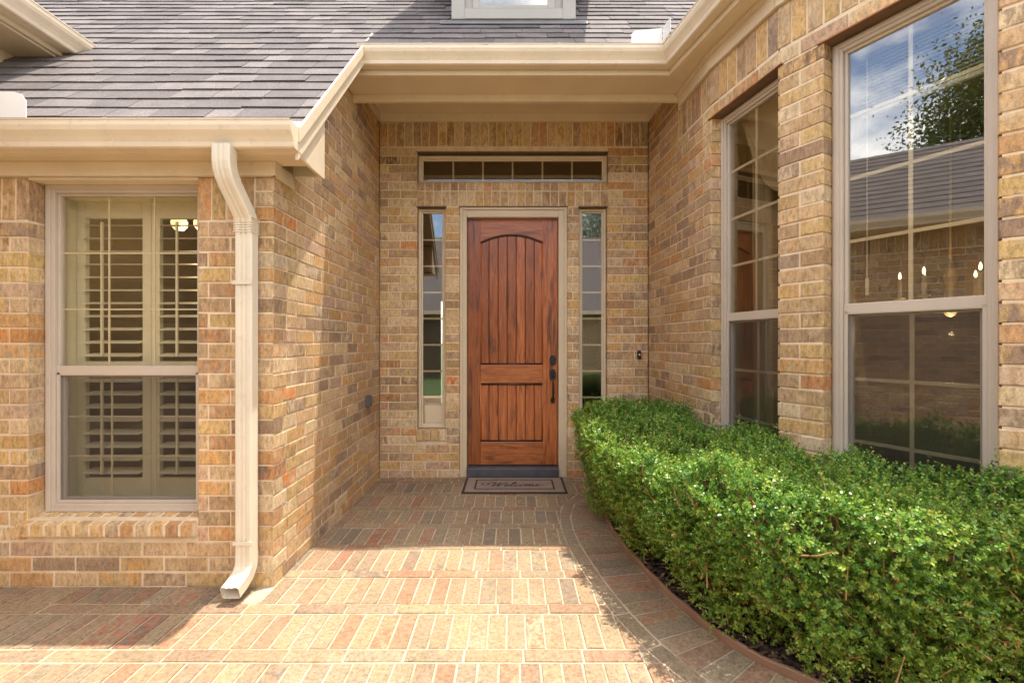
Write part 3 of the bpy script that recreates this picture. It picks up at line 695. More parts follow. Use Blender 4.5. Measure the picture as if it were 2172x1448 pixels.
# splash guards on the gutter corners
def sheet(pts, vec, mat='white_metal', name='splash_guard'):
    m = MB(); m.prism(pts, vec); return m.build(name, mat, house)
sheet([(.885, 3.372, ZG), (1.112, 3.372, ZG), (1.112, 3.372, ZG + .115), (.91, 3.372, ZG + .098), (.885, 3.372, ZG + .07)], (0, .003, 0))
cg = FC + ro * .125; g1 = FC + ro * .125 + rd * .02; g2 = g1 + rd * .22
sheet([(1.115, 3.366, ZG), (g2.x - .02, g2.y, ZG), (g2.x - .02, g2.y, ZG + .10), (1.115, 3.366, ZG + .115)], (.003, 0, 0))
sheet([(-2.66, 2.276, ZE), (-2.43, 2.276, ZE), (-2.43, 2.276, ZE + .085), (-2.455, 2.276, ZE + .12), (-2.49, 2.276, ZE + .132), (-2.66, 2.276, ZE + .132)], (0, .003, 0))
# ------------------------------------------------------------ dormer
DX0, DX1, DY = -.508, .535, 3.82
dormer = boxobj('dormer', (DX0 + .02, DY + .03, 3.8), (DX1 - .02, 6.2, 5.4), 'dormer_paint', house)
boxobj('corner_board', (DX0, DY, 4.06), (DX0 + .11, DY + .028, 5.4), 'dormer_paint', dormer, .003); boxobj('corner_board', (DX1 - .11, DY, 4.06), (DX1, DY + .028, 5.4), 'dormer_paint', dormer, .003)
boxobj('sill', (DX0 + .11, DY - .004, 4.06), (DX1 - .11, DY + .028, 4.145), 'dormer_paint', dormer, .003)
m = MB(); wx0, wx1, wz0, wz1 = -.33, .36, 4.15, 5.2
for a, b_ in (((wx0, DY + .004, wz0), (wx0 + .06, DY + .029, wz1)), ((wx1 - .06, DY + .004, wz0), (wx1, DY + .029, wz1)), ((wx0 + .06, DY + .005, wz0), (wx1 - .06, DY + .029, wz0 + .03)), ((wx0 + .06, DY + .005, wz1 - .05), (wx1 - .06, DY + .029, wz1))): m.box(a, b_)
m.build('window_frame', 'dormer_paint', dormer, .003)
boxobj('pane', (wx0 + .06, DY + .014, wz0 + .03), (wx1 - .06, DY + .018, wz1 - .05), 'window_glass', dormer)
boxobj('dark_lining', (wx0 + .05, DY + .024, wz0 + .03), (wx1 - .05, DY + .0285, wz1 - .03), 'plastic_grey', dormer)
m = MB(); m.prism([(-.82, DY - .27, 5.15), (.84, DY - .27, 5.15), (.013, DY - .27, 5.95)], (0, 3.2, 0)); m.build('dormer_roof', 'shingle', dormer)
m = MB(); yf_ = DY - .035
m.prism([(-.60, yf_ - .012, ROOF(yf_ - .012) + .012), (.63, yf_ - .012, ROOF(yf_ - .012) + .012), (.63, DY + .02, ROOF(DY + .02) + .012), (-.60, DY + .02, ROOF(DY + .02) + .012)], (0, 0, .005)); m.build('apron_flashing', 'lead_flashing', dormer)
boxobj('apron_upstand', (DX0 + .01, DY + .008, 3.98), (DX1 - .01, DY + .024, 4.062), 'lead_flashing', dormer)

# ------------------------------------------------------------ downspout on the front wall
def rect_sweep(m, pts, w, h, ribs=False):
    """rectangular pipe in the plane of Y/Z (and X shift); w along X, h across"""
    pts = [Vector(p) for p in pts]; vs = []; fs = []
    for i, p in enumerate(pts):
        d = (pts[min(i + 1, len(pts) - 1)] - pts[max(i - 1, 0)]).normalized(); a = Vector((1, 0, 0)); bb = a.cross(d).normalized()
        c = .008
        for sx, sy in ((-1, -1), (1, -1), (1, 1), (-1, 1)):
            pass
        ring = []
        for ux, uy in ((-w + c, -h), (-w * .45, -h), (-w * .36, -h + .005), (-w * .14, -h + .005), (-w * .05, -h), (w * .05, -h), (w * .14, -h + .005), (w * .36, -h + .005), (w * .45, -h), (w - c, -h), (w, -h + c), (w, h - c), (w - c, h), (-w + c, h), (-w, h - c), (-w, -h + c)):
            ring.append(p + a * ux + bb * uy)
        vs += ring
    n = 16
    for i in range(len(pts) - 1):
        for k in range(n): fs.append((i * n + k, i * n + (k + 1) % n, (i + 1) * n + (k + 1) % n, (i + 1) * n + k))
    m.add(vs, fs)
DXc = -1.437; yw = YF - .055
ds = MB(); rect_sweep(ds, [(DXc, yw, 1.95), (DXc, yw, .205)], .046, .036); dsp = ds.build('downspout', 'downspout_paint', house)
def arcpts(p, q, r_, n=7):
    return [Vector(p).lerp(Vector(q), t) + Vector(r_) * math.sin(math.pi * t) for t in np.linspace(0, 1, n)]
ds = MB(); P_ = [(-1.470, 2.325, 2.352), (-1.470, 2.325, 2.27), (-1.469, 2.330, 2.235), (-1.466, 2.342, 2.20), (-1.461, 2.362, 2.165), (-1.449, 2.405, 2.10), (-1.443, 2.432, 2.06), (-1.439, 2.455, 2.025), (DXc, yw, 1.99), (DXc, yw, 1.93)]
rect_sweep(ds, P_, .047, .037); ds.build('upper_elbow', 'downspout_paint', dsp)
for k in range(7):                                     # crimped ribs of the elbow
    z = 2.02 - k * .013; mm = MB(); mm.box((DXc - .0505, yw - .0405, z - .003), (DXc + .0505, yw + .0405, z + .003)); mm.build('crimp', 'downspout_paint', dsp, .002)
ds = MB(); P_ = [(DXc, yw, .22), (DXc, yw, .17), (DXc - .001, yw - .006, .14), (DXc - .004, yw - .03, .105), (DXc - .008, yw - .075, .08), (DXc - .012, yw - .125, .062)]
rect_sweep(ds, P_, .047, .037); ds.build('lower_elbow', 'downspout_paint', dsp)
boxobj('strap', (DXc - .052, yw - .042, .268), (DXc + .052, yw - .038, .288), 'downspout_paint', dsp); boxobj('strap', (DXc - .052, yw - .042, 1.66), (DXc + .052, yw - .038, 1.68), 'downspout_paint', dsp)

# ------------------------------------------------------------ wing across the court (seen in the window glass and at the roof's left end)
CE = 2.93
boxobj('wall', (-3.35, -3.4, 0), (-3.10, YF - .15, CE - .12), 'mortar', house)
gutter((-2.80, 2.2), (-2.80, -3.6), (1, 0), CE)
boxobj('soffit', (-3.3, -3.6, CE - .133), (-2.83, 2.2, CE - .12), 'soffit_paint', house); boxobj('fascia', (-2.83, -3.6, CE - .135), (-2.805, 2.2, CE), 'trim_paint', house)
m = MB(); m.prism([(-2.77, 2.2, CE + .01), (-2.77, -3.7, CE + .01), (-4.6, -1.6, 4.35), (-4.6, 2.2, 4.35)], (0, 0, -.1)); m.prism([(-2.77, -3.7, CE + .01), (-6.4, -3.7, CE + .01), (-4.6, -1.6, 4.35)], (0, 0, -.1)); roof2 = m.build('roof', 'shingle', house)
rest = MB()
for k in range(15):                                    # butt edges of its courses
    f = k / 15; x0 = -2.77 - 1.83 * f; z0 = CE + .012 + 1.41 * f; yn = -3.7 + 2.1 * f
    rest.box((x0 - .12, yn + .02, z0 - .01), (x0, 2.2, z0 + .012))
o = rest.build('shingle_courses', 'shingle', roof2); o['kind'] = 'stuff'
ww = Wall((-3.08, YF - .15), (-3.08, -3.4), (1, 0), .008)
ww.courses(0.0, 5.75, 0, 2.53, [(1.6, 2.5, .4, 2.4), (3.8, 4.7, .4, 2.4)]); ww.soldiers(0, 5.75, 2.54, 2.775)
ww.mort.box((-3.099, -3.4, 0), (-3.085, 2.3, 2.78)); ww.finish(house, 0)
for ya_ in (YF - .15 - 2.5, YF - .15 - 4.7): boxobj('window', (-3.083, ya_, .42), (-3.06, ya_ + .9, 2.38), 'vinyl_frame', house)
# upper eave end over the left roof
gutter((-3.19, 3.40), (-3.19, 2.45), (1, 0), 3.53, 0, 0)
boxobj('fascia', (-3.215, 2.45, 3.37), (-3.192, 3.42, 3.528), 'trim_paint', house); boxobj('soffit', (-3.62, 2.45, 3.355), (-3.217, 3.36, 3.369), 'soffit_paint', house)
boxobj('wall', (-3.75, 2.45, 2.6), (-3.5, 4.6, 3.354), 'mortar', house)
m = MB(); m.prism([(-3.17, 2.43, 3.535), (-3.17, 3.42, 3.535), (-5.5, 3.42, 4.3), (-5.5, 2.43, 4.3)], (0, 0, -.08)); m.build('roof', 'shingle', house)

# ------------------------------------------------------------ interiors
m = MB(); m.box((-3.02, 5.0, 0), (-1.45, 5.1, 2.7)); m.box((-3.05, 2.64, 0), (-2.98, 5.0, 2.7)); m.box((-1.47, 2.64, 0), (-1.43, 5.0, 2.7)); m.box((-3.02, 2.64, 2.62), (-1.45, 5.0, 2.66))
m.build('interior_wall', 'interior_wall', house)
boxobj('interior_floor', (-3.02, 2.64, .0), (-1.45, 5.0, .02), 'interior_floor', house)
m = MB(); m.box((-1.31, 8.6, 0), (1.7, 8.7, 3.7)); m.box((-1.42, 4.66, 0), (-1.34, 8.6, 3.7)); m.box((1.62, 4.66, 0), (1.7, 8.6, 3.7)); m.box((-1.34, 4.66, 3.64), (1.62, 8.6, 3.7)); m.build('interior_wall', 'interior_wall', house)
boxobj('interior_floor', (-1.34, 4.62, .0), (1.62, 8.6, .04), 'interior_floor', house)
rm = [(1.5, 4.50), (1.56, 3.2), (1.68, 2.62), (2.10, 1.84), (3.0, .95), (6.0, .95), (6.0, 4.50)]
m = MB(); m.prism([(x, y, 3.30) for x, y in rm], (0, 0, .05)); m.box((1.5, 4.5, 0), (6.1, 4.58, 3.35)); m.box((6, .95, 0), (6.1, 4.5, 3.35)); m.box((3.0, .85, 0), (6.1, .95, 3.35)); m.build('interior_wall', 'interior_wall', house)
m = MB(); m.prism([(x, y, .0) for x, y in rm], (0, 0, .02)); m.build('interior_floor', 'interior_floor', house)

# ---- plantation shutters behind the front window
def shutter(x0, x1, y, z0, z1):
    st = .052; m = MB(); m.box((x0, y, z0), (x0 + st, y + .03, z1)); m.box((x1 - st, y, z0), (x1, y + .03, z1)); m.box((x0 + st, y + .001, z0), (x1 - st, y + .029, z0 + .11)); m.box((x0 + st, y + .001, z1 - .10), (x1 - st, y + .029, z1))
    m.box((x0 + st, y + .001, 1.16), (x1 - st, y + .029, 1.235))
    s_ = m.build('shutter', 'shutter_paint', house, .003)
    for (a, b_) in ((z0 + .11, 1.16), (1.235, z1 - .10)):
        n = round((b_ - a) / .0785); p = (b_ - a) / n
        for k in range(n):
            zc = a + (k + .5) * p; mm = MB(); tl = R(14); hw = .042
            dy, dz = math.cos(tl) * hw, math.sin(tl) * hw
            pr = [(x0 + st + .002, y + .015 - dy, zc - dz), (x0 + st + .002, y + .015, zc - .005), (x0 + st + .002, y + .015 + dy, zc + dz), (x0 + st + .002, y + .015, zc + .005)]
            mm.prism(pr, (x1 - x0 - 2 * st - .004, 0, 0)); mm.build('louver', 'shutter_paint', s_)
        mm = MB(); xc = x0 + st + (x1 - x0 - 2 * st) * .38; mm.box((xc - .006, y - .038, a + .03), (xc + .006, y - .027, b_ - .03)); mm.build('tilt_rod', 'shutter_paint', s_)
    return s_
shutter(-2.64, -2.19, 2.76, .42, 2.20); shutter(-2.188, -1.745, 2.76, .42, 2.20)
m = MB(); m.box((-2.74, 2.69, .40), (-2.642, 2.80, 2.235)); m.box((-1.743, 2.69, .40), (-1.68, 2.80, 2.235)); m.box((-2.642, 2.691, 2.20), (-1.743, 2.80, 2.235)); m.box((-2.642, 2.691, .385), (-1.743, 2.80, .42)); m.build('shutter_frame', 'shutter_paint', house, .004)
# ceiling lamp seen through the louvers
lamp = empty('pendant_lamp', (-2.40, 3.4, 2.62), 'brass pendant with lit glass globes seen between the shutter louvers', 'lamp')
m = MB(); m.tube([(-2.40, 3.4, 2.62), (-2.40, 3.4, 2.30)], .008, 8); m.tube([(-2.49, 3.4, 2.30), (-2.31, 3.4, 2.30)], .008, 8); m.build('stem', 'brass', lamp)
for dx in (-.085, .085):
    m = MB(); m.lathe((-2.40 + dx, 3.4, 2.23), [(0, -.05), (.03, -.045), (.052, -.015), (.055, .015), (.04, .05), (.02, .065)], 14); m.build('globe', 'lamp_globe', lamp, smooth=True)
m = MB(); m.lathe((-2.49, 3.395, 2.30), [(0, -.03), (.02, -.02), (.026, 0), (.02, .02), (0, .03)], 10); m.build('bulb', 'lamp_bulb', lamp)
# ---- chandelier in the dining room
cx, cy, cz = 2.62, 2.72, 1.62
ch = empty('chandelier', (cx, cy, 3.3), 'brass chandelier with lit candle bulbs behind the wide window', 'chandelier')
m = MB(); m.tube([(cx, cy, 3.3), (cx, cy, cz - .05)], .006, 6); m.lathe((cx, cy, cz), [(0, -.12), (.02, -.11), (.045, -.06), (.03, 0), (.02, .06), (.035, .12), (.012, .2), (.0, .25)], 12); m.build('stem', 'brass', ch, smooth=True)
for k in range(6):
    a = k * math.pi / 3 + .3; ex, ey = cx + .23 * math.cos(a), cy + .23 * math.sin(a)
    m = MB(); m.tube([(cx + .02 * math.cos(a), cy + .02 * math.sin(a), cz), (cx + .12 * math.cos(a), cy + .12 * math.sin(a), cz - .08), (cx + .2 * math.cos(a), cy + .2 * math.sin(a), cz - .05), (ex, ey, cz + .0)], .009, 6); m.build('arm', 'brass', ch, smooth=True)
    m = MB(); m.lathe((ex, ey, cz + .0), [(.028, 0), (.03, .006), (.011, .008), (.011, .12), (0, .121)], 10); m.build('candle_sleeve', 'candle', ch)
    m = MB(); m.lathe((ex, ey, cz + .145), [(0, -.02), (.006, -.014), (.008, 0), (.005, .016), (0, .028)], 8); m.build('bulb', 'lamp_bulb', ch)
def lamp_light(name, loc, w):
    l_ = bpy.data.lights.new(name, 'POINT'); l_.energy = w; l_.color = (1, .74, .42); l_.shadow_soft_size = .012
    o = bpy.data.objects.new(name, l_); COL.objects.link(o); o.location = loc; return o
setparent(lamp_light('chandelier_light', (cx, cy, cz - .22), 3), ch); setparent(lamp_light('pendant_light', (-2.40, 3.4, 2.15), 1.2), lamp)
# ---- blind in the wide window
nC = Vector((dCn.y, -dCn.x)); 
def onC(a, q, z): v = Vector(P2) + dCn * a + nC * q; return (v.x, v.y, z)
m = MB(); m.prism([onC(PIER + .07, -.20, 2.88), onC(LC - .07, -.20, 2.88), onC(LC - .07, -.24, 2.88), onC(PIER + .07, -.24, 2.88)], (0, 0, .04)); blind = m.build('blind', 'blind_slat', house)
for k in range(15):
    z = 2.865 - k * .0195; m = MB(); m.prism([onC(PIER + .075, -.205, z - .004), onC(LC - .075, -.205, z - .004), onC(LC - .075, -.235, z + .004), onC(PIER + .075, -.235, z + .004)], (0, 0, .0012)); m.build('slat', 'blind_slat', blind)
m = MB(); m.prism([onC(PIER + .075, -.208, 2.555), onC(LC - .075, -.208, 2.555), onC(LC - .075, -.232, 2.555), onC(PIER + .075, -.232, 2.555)], (0, 0, .018)); m.build('bottom_rail', 'blind_slat', blind)
m = MB(); m.tube([onC(PIER + .115, -.19, 2.88), onC(PIER + .115, -.19, 1.68)], .0025, 5); m.tube([onC(PIER + .115, -.19, 1.69), onC(PIER + .115, -.19, 1.60)], .008, 6); m.build('cord', 'blind_slat', blind)
# ---- curtains in the narrow window
nB = Vector((dBn.y, -dBn.x))
def onB(a, q, z): v = Vector(P1) + dBn * a + nB * q; return Vector((v.x, v.y, z))
def drape(name, a0, a1, z0, z1, mat, label, gather=0, q0=-.24):
    m = MB(); N, M_ = 60, 14; vs = []
    for j in range(M_ + 1):
        t = j / M_; z = z0 + (z1 - z0) * t; gk = 1 - gather * math.sin(math.pi * min(1, t * 1.4))
        for i in range(N + 1):
            u = i / N; a = a1 - (a1 - a0) * (1 - u) * gk; vs.append(onB(a, q0 + .022 * math.sin(u * 34 + .6 * math.sin(t * 4)), z))
    n = len(vs); back = [v - Vector((nB.x, nB.y, 0)) * .004 for v in vs]
    f = [(j * (N + 1) + i, j * (N + 1) + i + 1, (j + 1) * (N + 1) + i + 1, (j + 1) * (N + 1) + i) for j in range(M_) for i in range(N)]
    m.add(vs, f); m.add(back, [q[::-1] for q in f]); return tag(m.build(name, mat, None, smooth=True), label, 'curtain')
drape('curtain', .14, .30, .03, 2.9, 'curtain_cloth', 'pleated tan curtain hanging inside the narrow window', .1)
drape('curtain', .34, .66, .03, 2.9, 'curtain_red', 'dark reddish curtain hanging inside the narrow window', .25, -.30)
m = MB(); N = 40; vs = []; 
for j in range(9):
    t = j / 8
    for i in range(N + 1):
        u = i / N; a = .10 + .56 * u; sag = .55 * (1 - (2 * u - 1.15) ** 2 * .8) * t + .06 * t
        vs.append(onB(a, -.19 + .018 * math.sin(t * 20 + u * 3) - .02 * math.sin(math.pi * u), 2.92 - max(.05 * t, sag)))
f = [(j * (N + 1) + i, j * (N + 1) + i + 1, (j + 1) * (N + 1) + i + 1, (j + 1) * (N + 1) + i) for j in range(8) for i in range(N)]
m.add(vs, f); m.add([v - Vector((nB.x, nB.y, 0)) * .004 for v in vs], [q[::-1] for q in f])
tag(m.build('swag_valance', 'curtain_cloth', None, smooth=True), 'draped tan swag valance at the top of the narrow window', 'valance')
# ---- white planter inside the sidelight
m = MB(); m.prism([(-.895, YD + .16, .50), (-.70, YD + .16, .50), (-.69, YD + .16, .70), (-.905, YD + .16, .70)], (0, .18, 0)); pl = m.build('planter_box', 'plastic_white', None, .01)
boxobj('stand', (-.90, YD + .16, .042), (-.69, YD + .36, .498), 'interior_floor', pl)
tag(pl, 'white planter box inside the sidelight left of the door', 'planter')

# ------------------------------------------------------------ ground: bed edge curve
CURVE = [(1.362, 3.99), (1.15, 3.97), (.93, 3.89), (.78, 3.72), (.725, 3.52), (.712, 3.30), (.725, 3.06), (.761, 2.80), (.80, 2.57), (.855, 2.34), (.945, 2.09), (1.06, 1.91), (1.22, 1.76), (1.46, 1.63), (1.80, 1.54), (2.2, 1.49), (2.8, 1.46), (3.6, 1.45)]
def catmull(P, n=8):
    P = [Vector(p) for p in P]; out = []
    for i in range(len(P) - 1):
        p0, p1, p2, p3 = P[max(i - 1, 0)], P[i], P[i + 1], P[min(i + 2, len(P) - 1)]
        for k in range(n):
            t = k / n; out.append(.5 * ((2 * p1) + (p2 - p0) * t + (2 * p0 - 5 * p1 + 4 * p2 - p3) * t * t + (3 * p1 - p0 - 3 * p2 + p3) * t ** 3))
    return out + [P[-1]]
CV = catmull(CURVE)
def offset(cv, d):
    out = []
    for i, p in enumerate(cv):
        t = (cv[min(i + 1, len(cv) - 1)] - cv[max(i - 1, 0)]).normalized(); out.append(p + Vector((t.y, -t.x)) * d)   # right of travel = away from the bed? (sign checked below)
    return out
# travel goes from the wall, left, then toward the camera: the paving lies on the right-hand side of travel
SG = 1 if (offset(CV, .1)[40] - CV[40]).x < 0 else -1
struct(boxobj('ground', (-260, -260, -.30), (260, 260, -.05), 'grass_blade', None))
# mulch bed
bed = [(p.x, p.y) for p in CV] + [(3.6, 1.2), (3.2, .9), P5, P4, P2, P1, P0]
bed = [(p.x, p.y) for p in CV] + [(3.6, 1.30), (3.0, 1.28), (P4[0] + .05, P4[1] + .05), P2, P1]
m = MB(); vs = []; 
for p in CV: vs.append((p.x, p.y, .012))
far = [(min(4.0, p.x + 1.6), p.y + .3, .012) for p in CV]
n = len(vs); m.add(vs + [(1.5, 4.0, .012), (1.5, 2.4, .012), (2.2, 1.7, .012), (3.6, 1.6, .012)], [])
idx = {}
bm_v = [(p.x, p.y, .012) for p in CV] ; 
tri = []
cen = (1.7, 2.3, .012)
m = MB(); m.add(bm_v + [(2.4, 1.95, .03), (1.42, 3.2, .03)], [(i + 1, i, n + 1) if i < 62 else (i + 1, i, n) for i in range(n - 1)] + [(62, n, n + 1)])
bed_o = struct(m.build('planting_bed', 'mulch'))
chips = MB(); rc = random.Random(11)
for k in range(2200):
    i = rc.randrange(24, len(CV) - 6); p = CV[i]; t_ = (CV[i + 1] - CV[i - 1]).normalized(); nn = Vector((t_.y, -t_.x)) * -SG; c = p + nn * (.02 + rc.random() ** 1.3 * .5) + t_ * rc.uniform(-.03, .03)
    a = rc.uniform(0, 6.3); L_, w_ = rc.uniform(.008, .028), rc.uniform(.003, .009); u = Vector((math.cos(a), math.sin(a), rc.uniform(-.4, .4))) * L_; v = Vector((-math.sin(a), math.cos(a), rc.uniform(-.3, .3))) * w_; q = Vector((c.x, c.y, .022 + rc.uniform(0, .012)))
    chips.prism([q - u - v, q + u - v, q + u + v, q - u + v], (0, 0, .004))
# edging strip
m = MB(); e0 = offset(CV, .006 * SG); e1 = offset(CV, -.014 * SG); vs = []; fs = []
for i in range(len(CV)):
    h = .033 + .003 * math.sin(i * .7)
    vs += [(e0[i].x, e0[i].y, -.02), (e0[i].x, e0[i].y, h - .004), ((e0[i].x * .8 + e1[i].x * .2), (e0[i].y * .8 + e1[i].y * .2), h), ((e0[i].x * .2 + e1[i].x * .8), (e0[i].y * .2 + e1[i].y * .8), h), (e1[i].x, e1[i].y, h - .004), (e1[i].x, e1[i].y, -.02)]
for i in range(len(CV) - 1):
    for k in range(5): fs.append((i * 6 + k, i * 6 + k + 1, (i + 1) * 6 + k + 1, (i + 1) * 6 + k))
oc = chips.build('bark_chips', 'bark_chip', bed_o); oc['kind'] = 'stuff'
m.add(vs, fs); tag(m.build('garden_edging', 'edging_metal'), 'curved reddish brown metal edging between paved walk and hedge bed', 'edging')
# ------------------------------------------------------------ brick paving
m = MB(); m.add([(-3.2, -2.2, -.0045), (5, -2.2, -.0045), (5, 4.62, -.0045), (-3.2, 4.62, -.0045)], [(0, 1, 2, 3)]); walk = struct(m.build('paved_walk', 'paver_joint'))
SOL, STR, PJ = .2620, .0840, .0095; PERIOD = SOL + STR
pav = []
OC = offset(CV, (.2625 + .006) * SG); OI = offset(CV, (.2625 + .084 + .012) * SG)
oiy = np.array([p.y for p in OI]); oix = np.array([p.x for p in OI])
kk = int(np.argmax(oiy)); lo = int(np.argmin(np.where(np.arange(len(oiy)) > kk, oiy, 99)))
def xlim(y):
    ys = oiy[kk:lo + 1][::-1]; xs = oix[kk:lo + 1][::-1]
    if y < ys[0]: return 4.6
    return float(np.interp(y, ys, xs))
def clip(poly, a, b):                                 # keep the side left of a->b
    out = []; side = lambda p: (b[0] - a[0]) * (p[1] - a[1]) - (b[1] - a[1]) * (p[0] - a[0])
    for i in range(len(poly)):
        p, q = poly[i], poly[(i + 1) % len(poly)]; sp, sq = side(p), side(q)
        if sp >= 0: out.append(p)
        if sp * sq < 0:
            t = sp / (sp - sq); out.append((p[0] + (q[0] - p[0]) * t, p[1] + (q[1] - p[1]) * t))
    return out
def area(p): return abs(sum(p[i][0] * p[(i + 1) % len(p)][1] - p[(i + 1) % len(p)][0] * p[i][1] for i in range(len(p)))) / 2
def put(x0, x1, y0, y1):
    if y1 > YF - .004 and x0 < XL + .004:
        if y0 < YF - .03 and x1 < XL: y1 = YF - .004
        elif x1 > XL + .03: 
            if y0 > YF - .05: x0 = XL + .004
        else: return
    if y1 > YD - .004: y1 = YD - .004
    if y1 - y0 < .02 or x1 - x0 < .015: return
    p = [(x0, y0), (x1, y0), (x1, y1), (x0, y1)]
    L0, L1 = xlim(y0), xlim(y1)
    if x0 > max(L0, L1): return
    if x1 > min(L0, L1): p = clip(p, (L0, y0 - 1e-6), (L1, y1 + 1e-6))
    if len(p) >= 3 and area(p) > .0012: pav.append(p)
yb = 1.930 - PERIOD * 11; r_ = 0
while yb < YD:
    x = -3.15 + (r_ % 2) * .12                             # stretcher row then soldier row
    while x < 4.6: put(x, x + BL + .012 - PJ, yb, yb + STR - PJ); x += BL + .012
    x = -3.15 + (r_ % 3) * .03
    while x < 4.6: put(x, x + .0877 - PJ, yb + STR, yb + PERIOD - PJ); x += .0877
    yb += PERIOD; r_ += 1
def along(cv, step):
    L_ = [0]
    for i in range(1, len(cv)): L_.append(L_[-1] + (cv[i] - cv[i - 1]).length)
    n_ = int(L_[-1] / step); xs = [p.x for p in cv]; ys = [p.y for p in cv]
    return [Vector((float(np.interp(k * step, L_, xs)), float(np.interp(k * step, L_, ys)))) for k in range(n_ + 1)]
def tang(P, i): return (P[min(i + 1, len(P) - 1)] - P[max(i - 1, 0)]).normalized()
A = along(offset(CV, .010 * SG), .0877)
for i in range(len(A) - 1):
    t0, t1 = tang(A, i), tang(A, i + 1); n0 = Vector((t0.y, -t0.x)) * SG; n1 = Vector((t1.y, -t1.x)) * SG
    a = A[i] + t0 * PJ / 2; b_ = A[i + 1] - t1 * PJ / 2; q = [a, b_, b_ + n1 * .2525, a + n0 * .2525]
    pav.append([(v.x, v.y) for v in q])
A = along(offset(CV, (.2625 + .013) * SG), BL + .01)
for i in range(len(A) - 1):
    t0, t1 = tang(A, i), tang(A, i + 1); n0 = Vector((t0.y, -t0.x)) * SG; n1 = Vector((t1.y, -t1.x)) * SG
    a = A[i] + t0 * PJ / 2; b_ = A[i + 1] - t1 * PJ / 2; mid = (a + b_) / 2
    q = [a, b_, b_ + n1 * .074, a + n0 * .074]; pav.append([(v.x, v.y) for v in q])
pav = [p for p in pav if not all(q[1] > YD - .002 for q in p) and not any(q[1] > YD - .001 for q in p) and max(q[0] for q in p) < 1.9 + 99 * (min(q[1] for q in p) < 2)]
def paver_geo(p, r):
    if sum(p[i][0] * p[(i + 1) % len(p)][1] - p[(i + 1) % len(p)][0] * p[i][1] for i in range(len(p))) < 0: p = p[::-1]
    n = len(p); cx = sum(q[0] for q in p) / n; cy = sum(q[1] for q in p) / n; c = .004
    top = []
    for q in p:
        v = Vector((q[0] - cx, q[1] - cy)); l = max(v.length, .01); k = 1 - c * 1.3 / l; top.append((v.x * k, v.y * k, r.uniform(-.0012, .0012)))
    mid = [(q[0] - cx + r.uniform(-.0012, .0012), q[1] - cy + r.uniform(-.0012, .0012), -.0032) for q in p]; bot = [(q[0] - cx, q[1] - cy, -.04) for q in p]
    vs = top + mid + bot; fs = [tuple(range(n))]
    for i in range(n):
        j = (i + 1) % n; fs += [(i, n + i, n + j, j), (n + i, 2 * n + i, 2 * n + j, n + j)]
    return (cx, cy), vs, fs
its = []
for p in pav:
    c = (sum(q[0] for q in p) / len(p), sum(q[1] for q in p) / len(p), 0); its.append((project_area(c) ** 2 * area(p), p, c))
its.sort(key=lambda q: -q[0]); rest = MB(); rr = random.Random(3)
for k, (pa, p, c) in enumerate(its):
    (cx_, cy_), vs, fs = paver_geo(p, rr); z = rr.uniform(-.0018, .0018); col = (rr.random(), rr.random(), rr.random())
    if k < 300 and pa > 0:
        mm = MB(); mm.add(vs, fs, col); o = mm.build('paver', 'brick_paver'); o.parent = walk; o.location = (cx_, cy_, z)
    else: rest.add([(v[0] + cx_, v[1] + cy_, v[2] + z) for v in vs], fs, col)
o = rest.build('paver_field', 'brick_paver', walk); o['kind'] = 'stuff'

# ------------------------------------------------------------ hedge
cvx = np.array([p.x for p in CV]); cvy = np.array([p.y for p in CV])
def curve_dist(x, y):
    best = np.full(x.shape, 1e9); sd = np.zeros(x.shape)
    for i in range(0, len(CV) - 1, 2):
        j = min(i + 2, len(CV) - 1); ax, ay = cvx[i], cvy[i]; dx, dy = cvx[j] - ax, cvy[j] - ay; l2 = dx * dx + dy * dy
        t = np.clip(((x - ax) * dx + (y - ay) * dy) / l2, 0, 1); qx, qy = x - ax - t * dx, y - ay - t * dy; d2 = qx * qx + qy * qy
        s_ = np.where(dx * qy - dy * qx > 0, 1.0, -1.0); w = d2 < best; best = np.where(w, d2, best); sd = np.where(w, s_, sd)
    return np.sqrt(best) * sd * -SG * -1
WL = [P0, P1, P2, P4, P5]
def wall_dist(x, y):
    best = np.full(x.shape, 1e9)
    for (a, b_) in zip(WL[:-1], WL[1:]):
        d = Vector((b_[0] - a[0], b_[1] - a[1])).normalized(); n_ = (d.y, -d.x); best = np.minimum(best, 1e9); s_ = (x - a[0]) * n_[0] + (y - a[1]) * n_[1]
        best = np.minimum(best, s_) if (a, b_) == (WL[0], WL[1]) else np.maximum(best, s_) if False else np.minimum(best, np.where(s_ < 1e8, s_, s_))
    # convex bay: outside distance is the largest of the face distances
    out = np.full(x.shape, -1e9)
    for (a, b_) in zip(WL[:-1], WL[1:]):
        d = Vector((b_[0] - a[0], b_[1] - a[1])).normalized(); n_ = (d.y, -d.x); out = np.maximum(out, (x - a[0]) * n_[0] + (y - a[1]) * n_[1])
    return out
def lump(x, y, z):
    lowz = np.clip((.34 - z) / .25, 0, 1)
    return -lowz * (-.015 + .085 * np.sin(4.4 * x - 5.2 * y + 1.3) * np.cos(3.1 * y + 2 * x)) - .05 * np.clip(np.sin(13 * x + 4 * z) * np.sin(12 * y + 1.2) * np.sin(11 * z + 3 * x) - .25, 0, 1) * 3.2 + .024 * np.sin(17 * x + 2) * np.sin(15 * y) * np.cos(13 * z) + .038 * np.sin(5.1 * x + 3.3 * z + 1) * np.cos(4.3 * y - 2 * z) + .020 * np.sin(11 * x - 7 * y + 6 * z) + .014 * np.sin(23 * y + 17 * x + 9 * z) * np.cos(19 * z + 5)
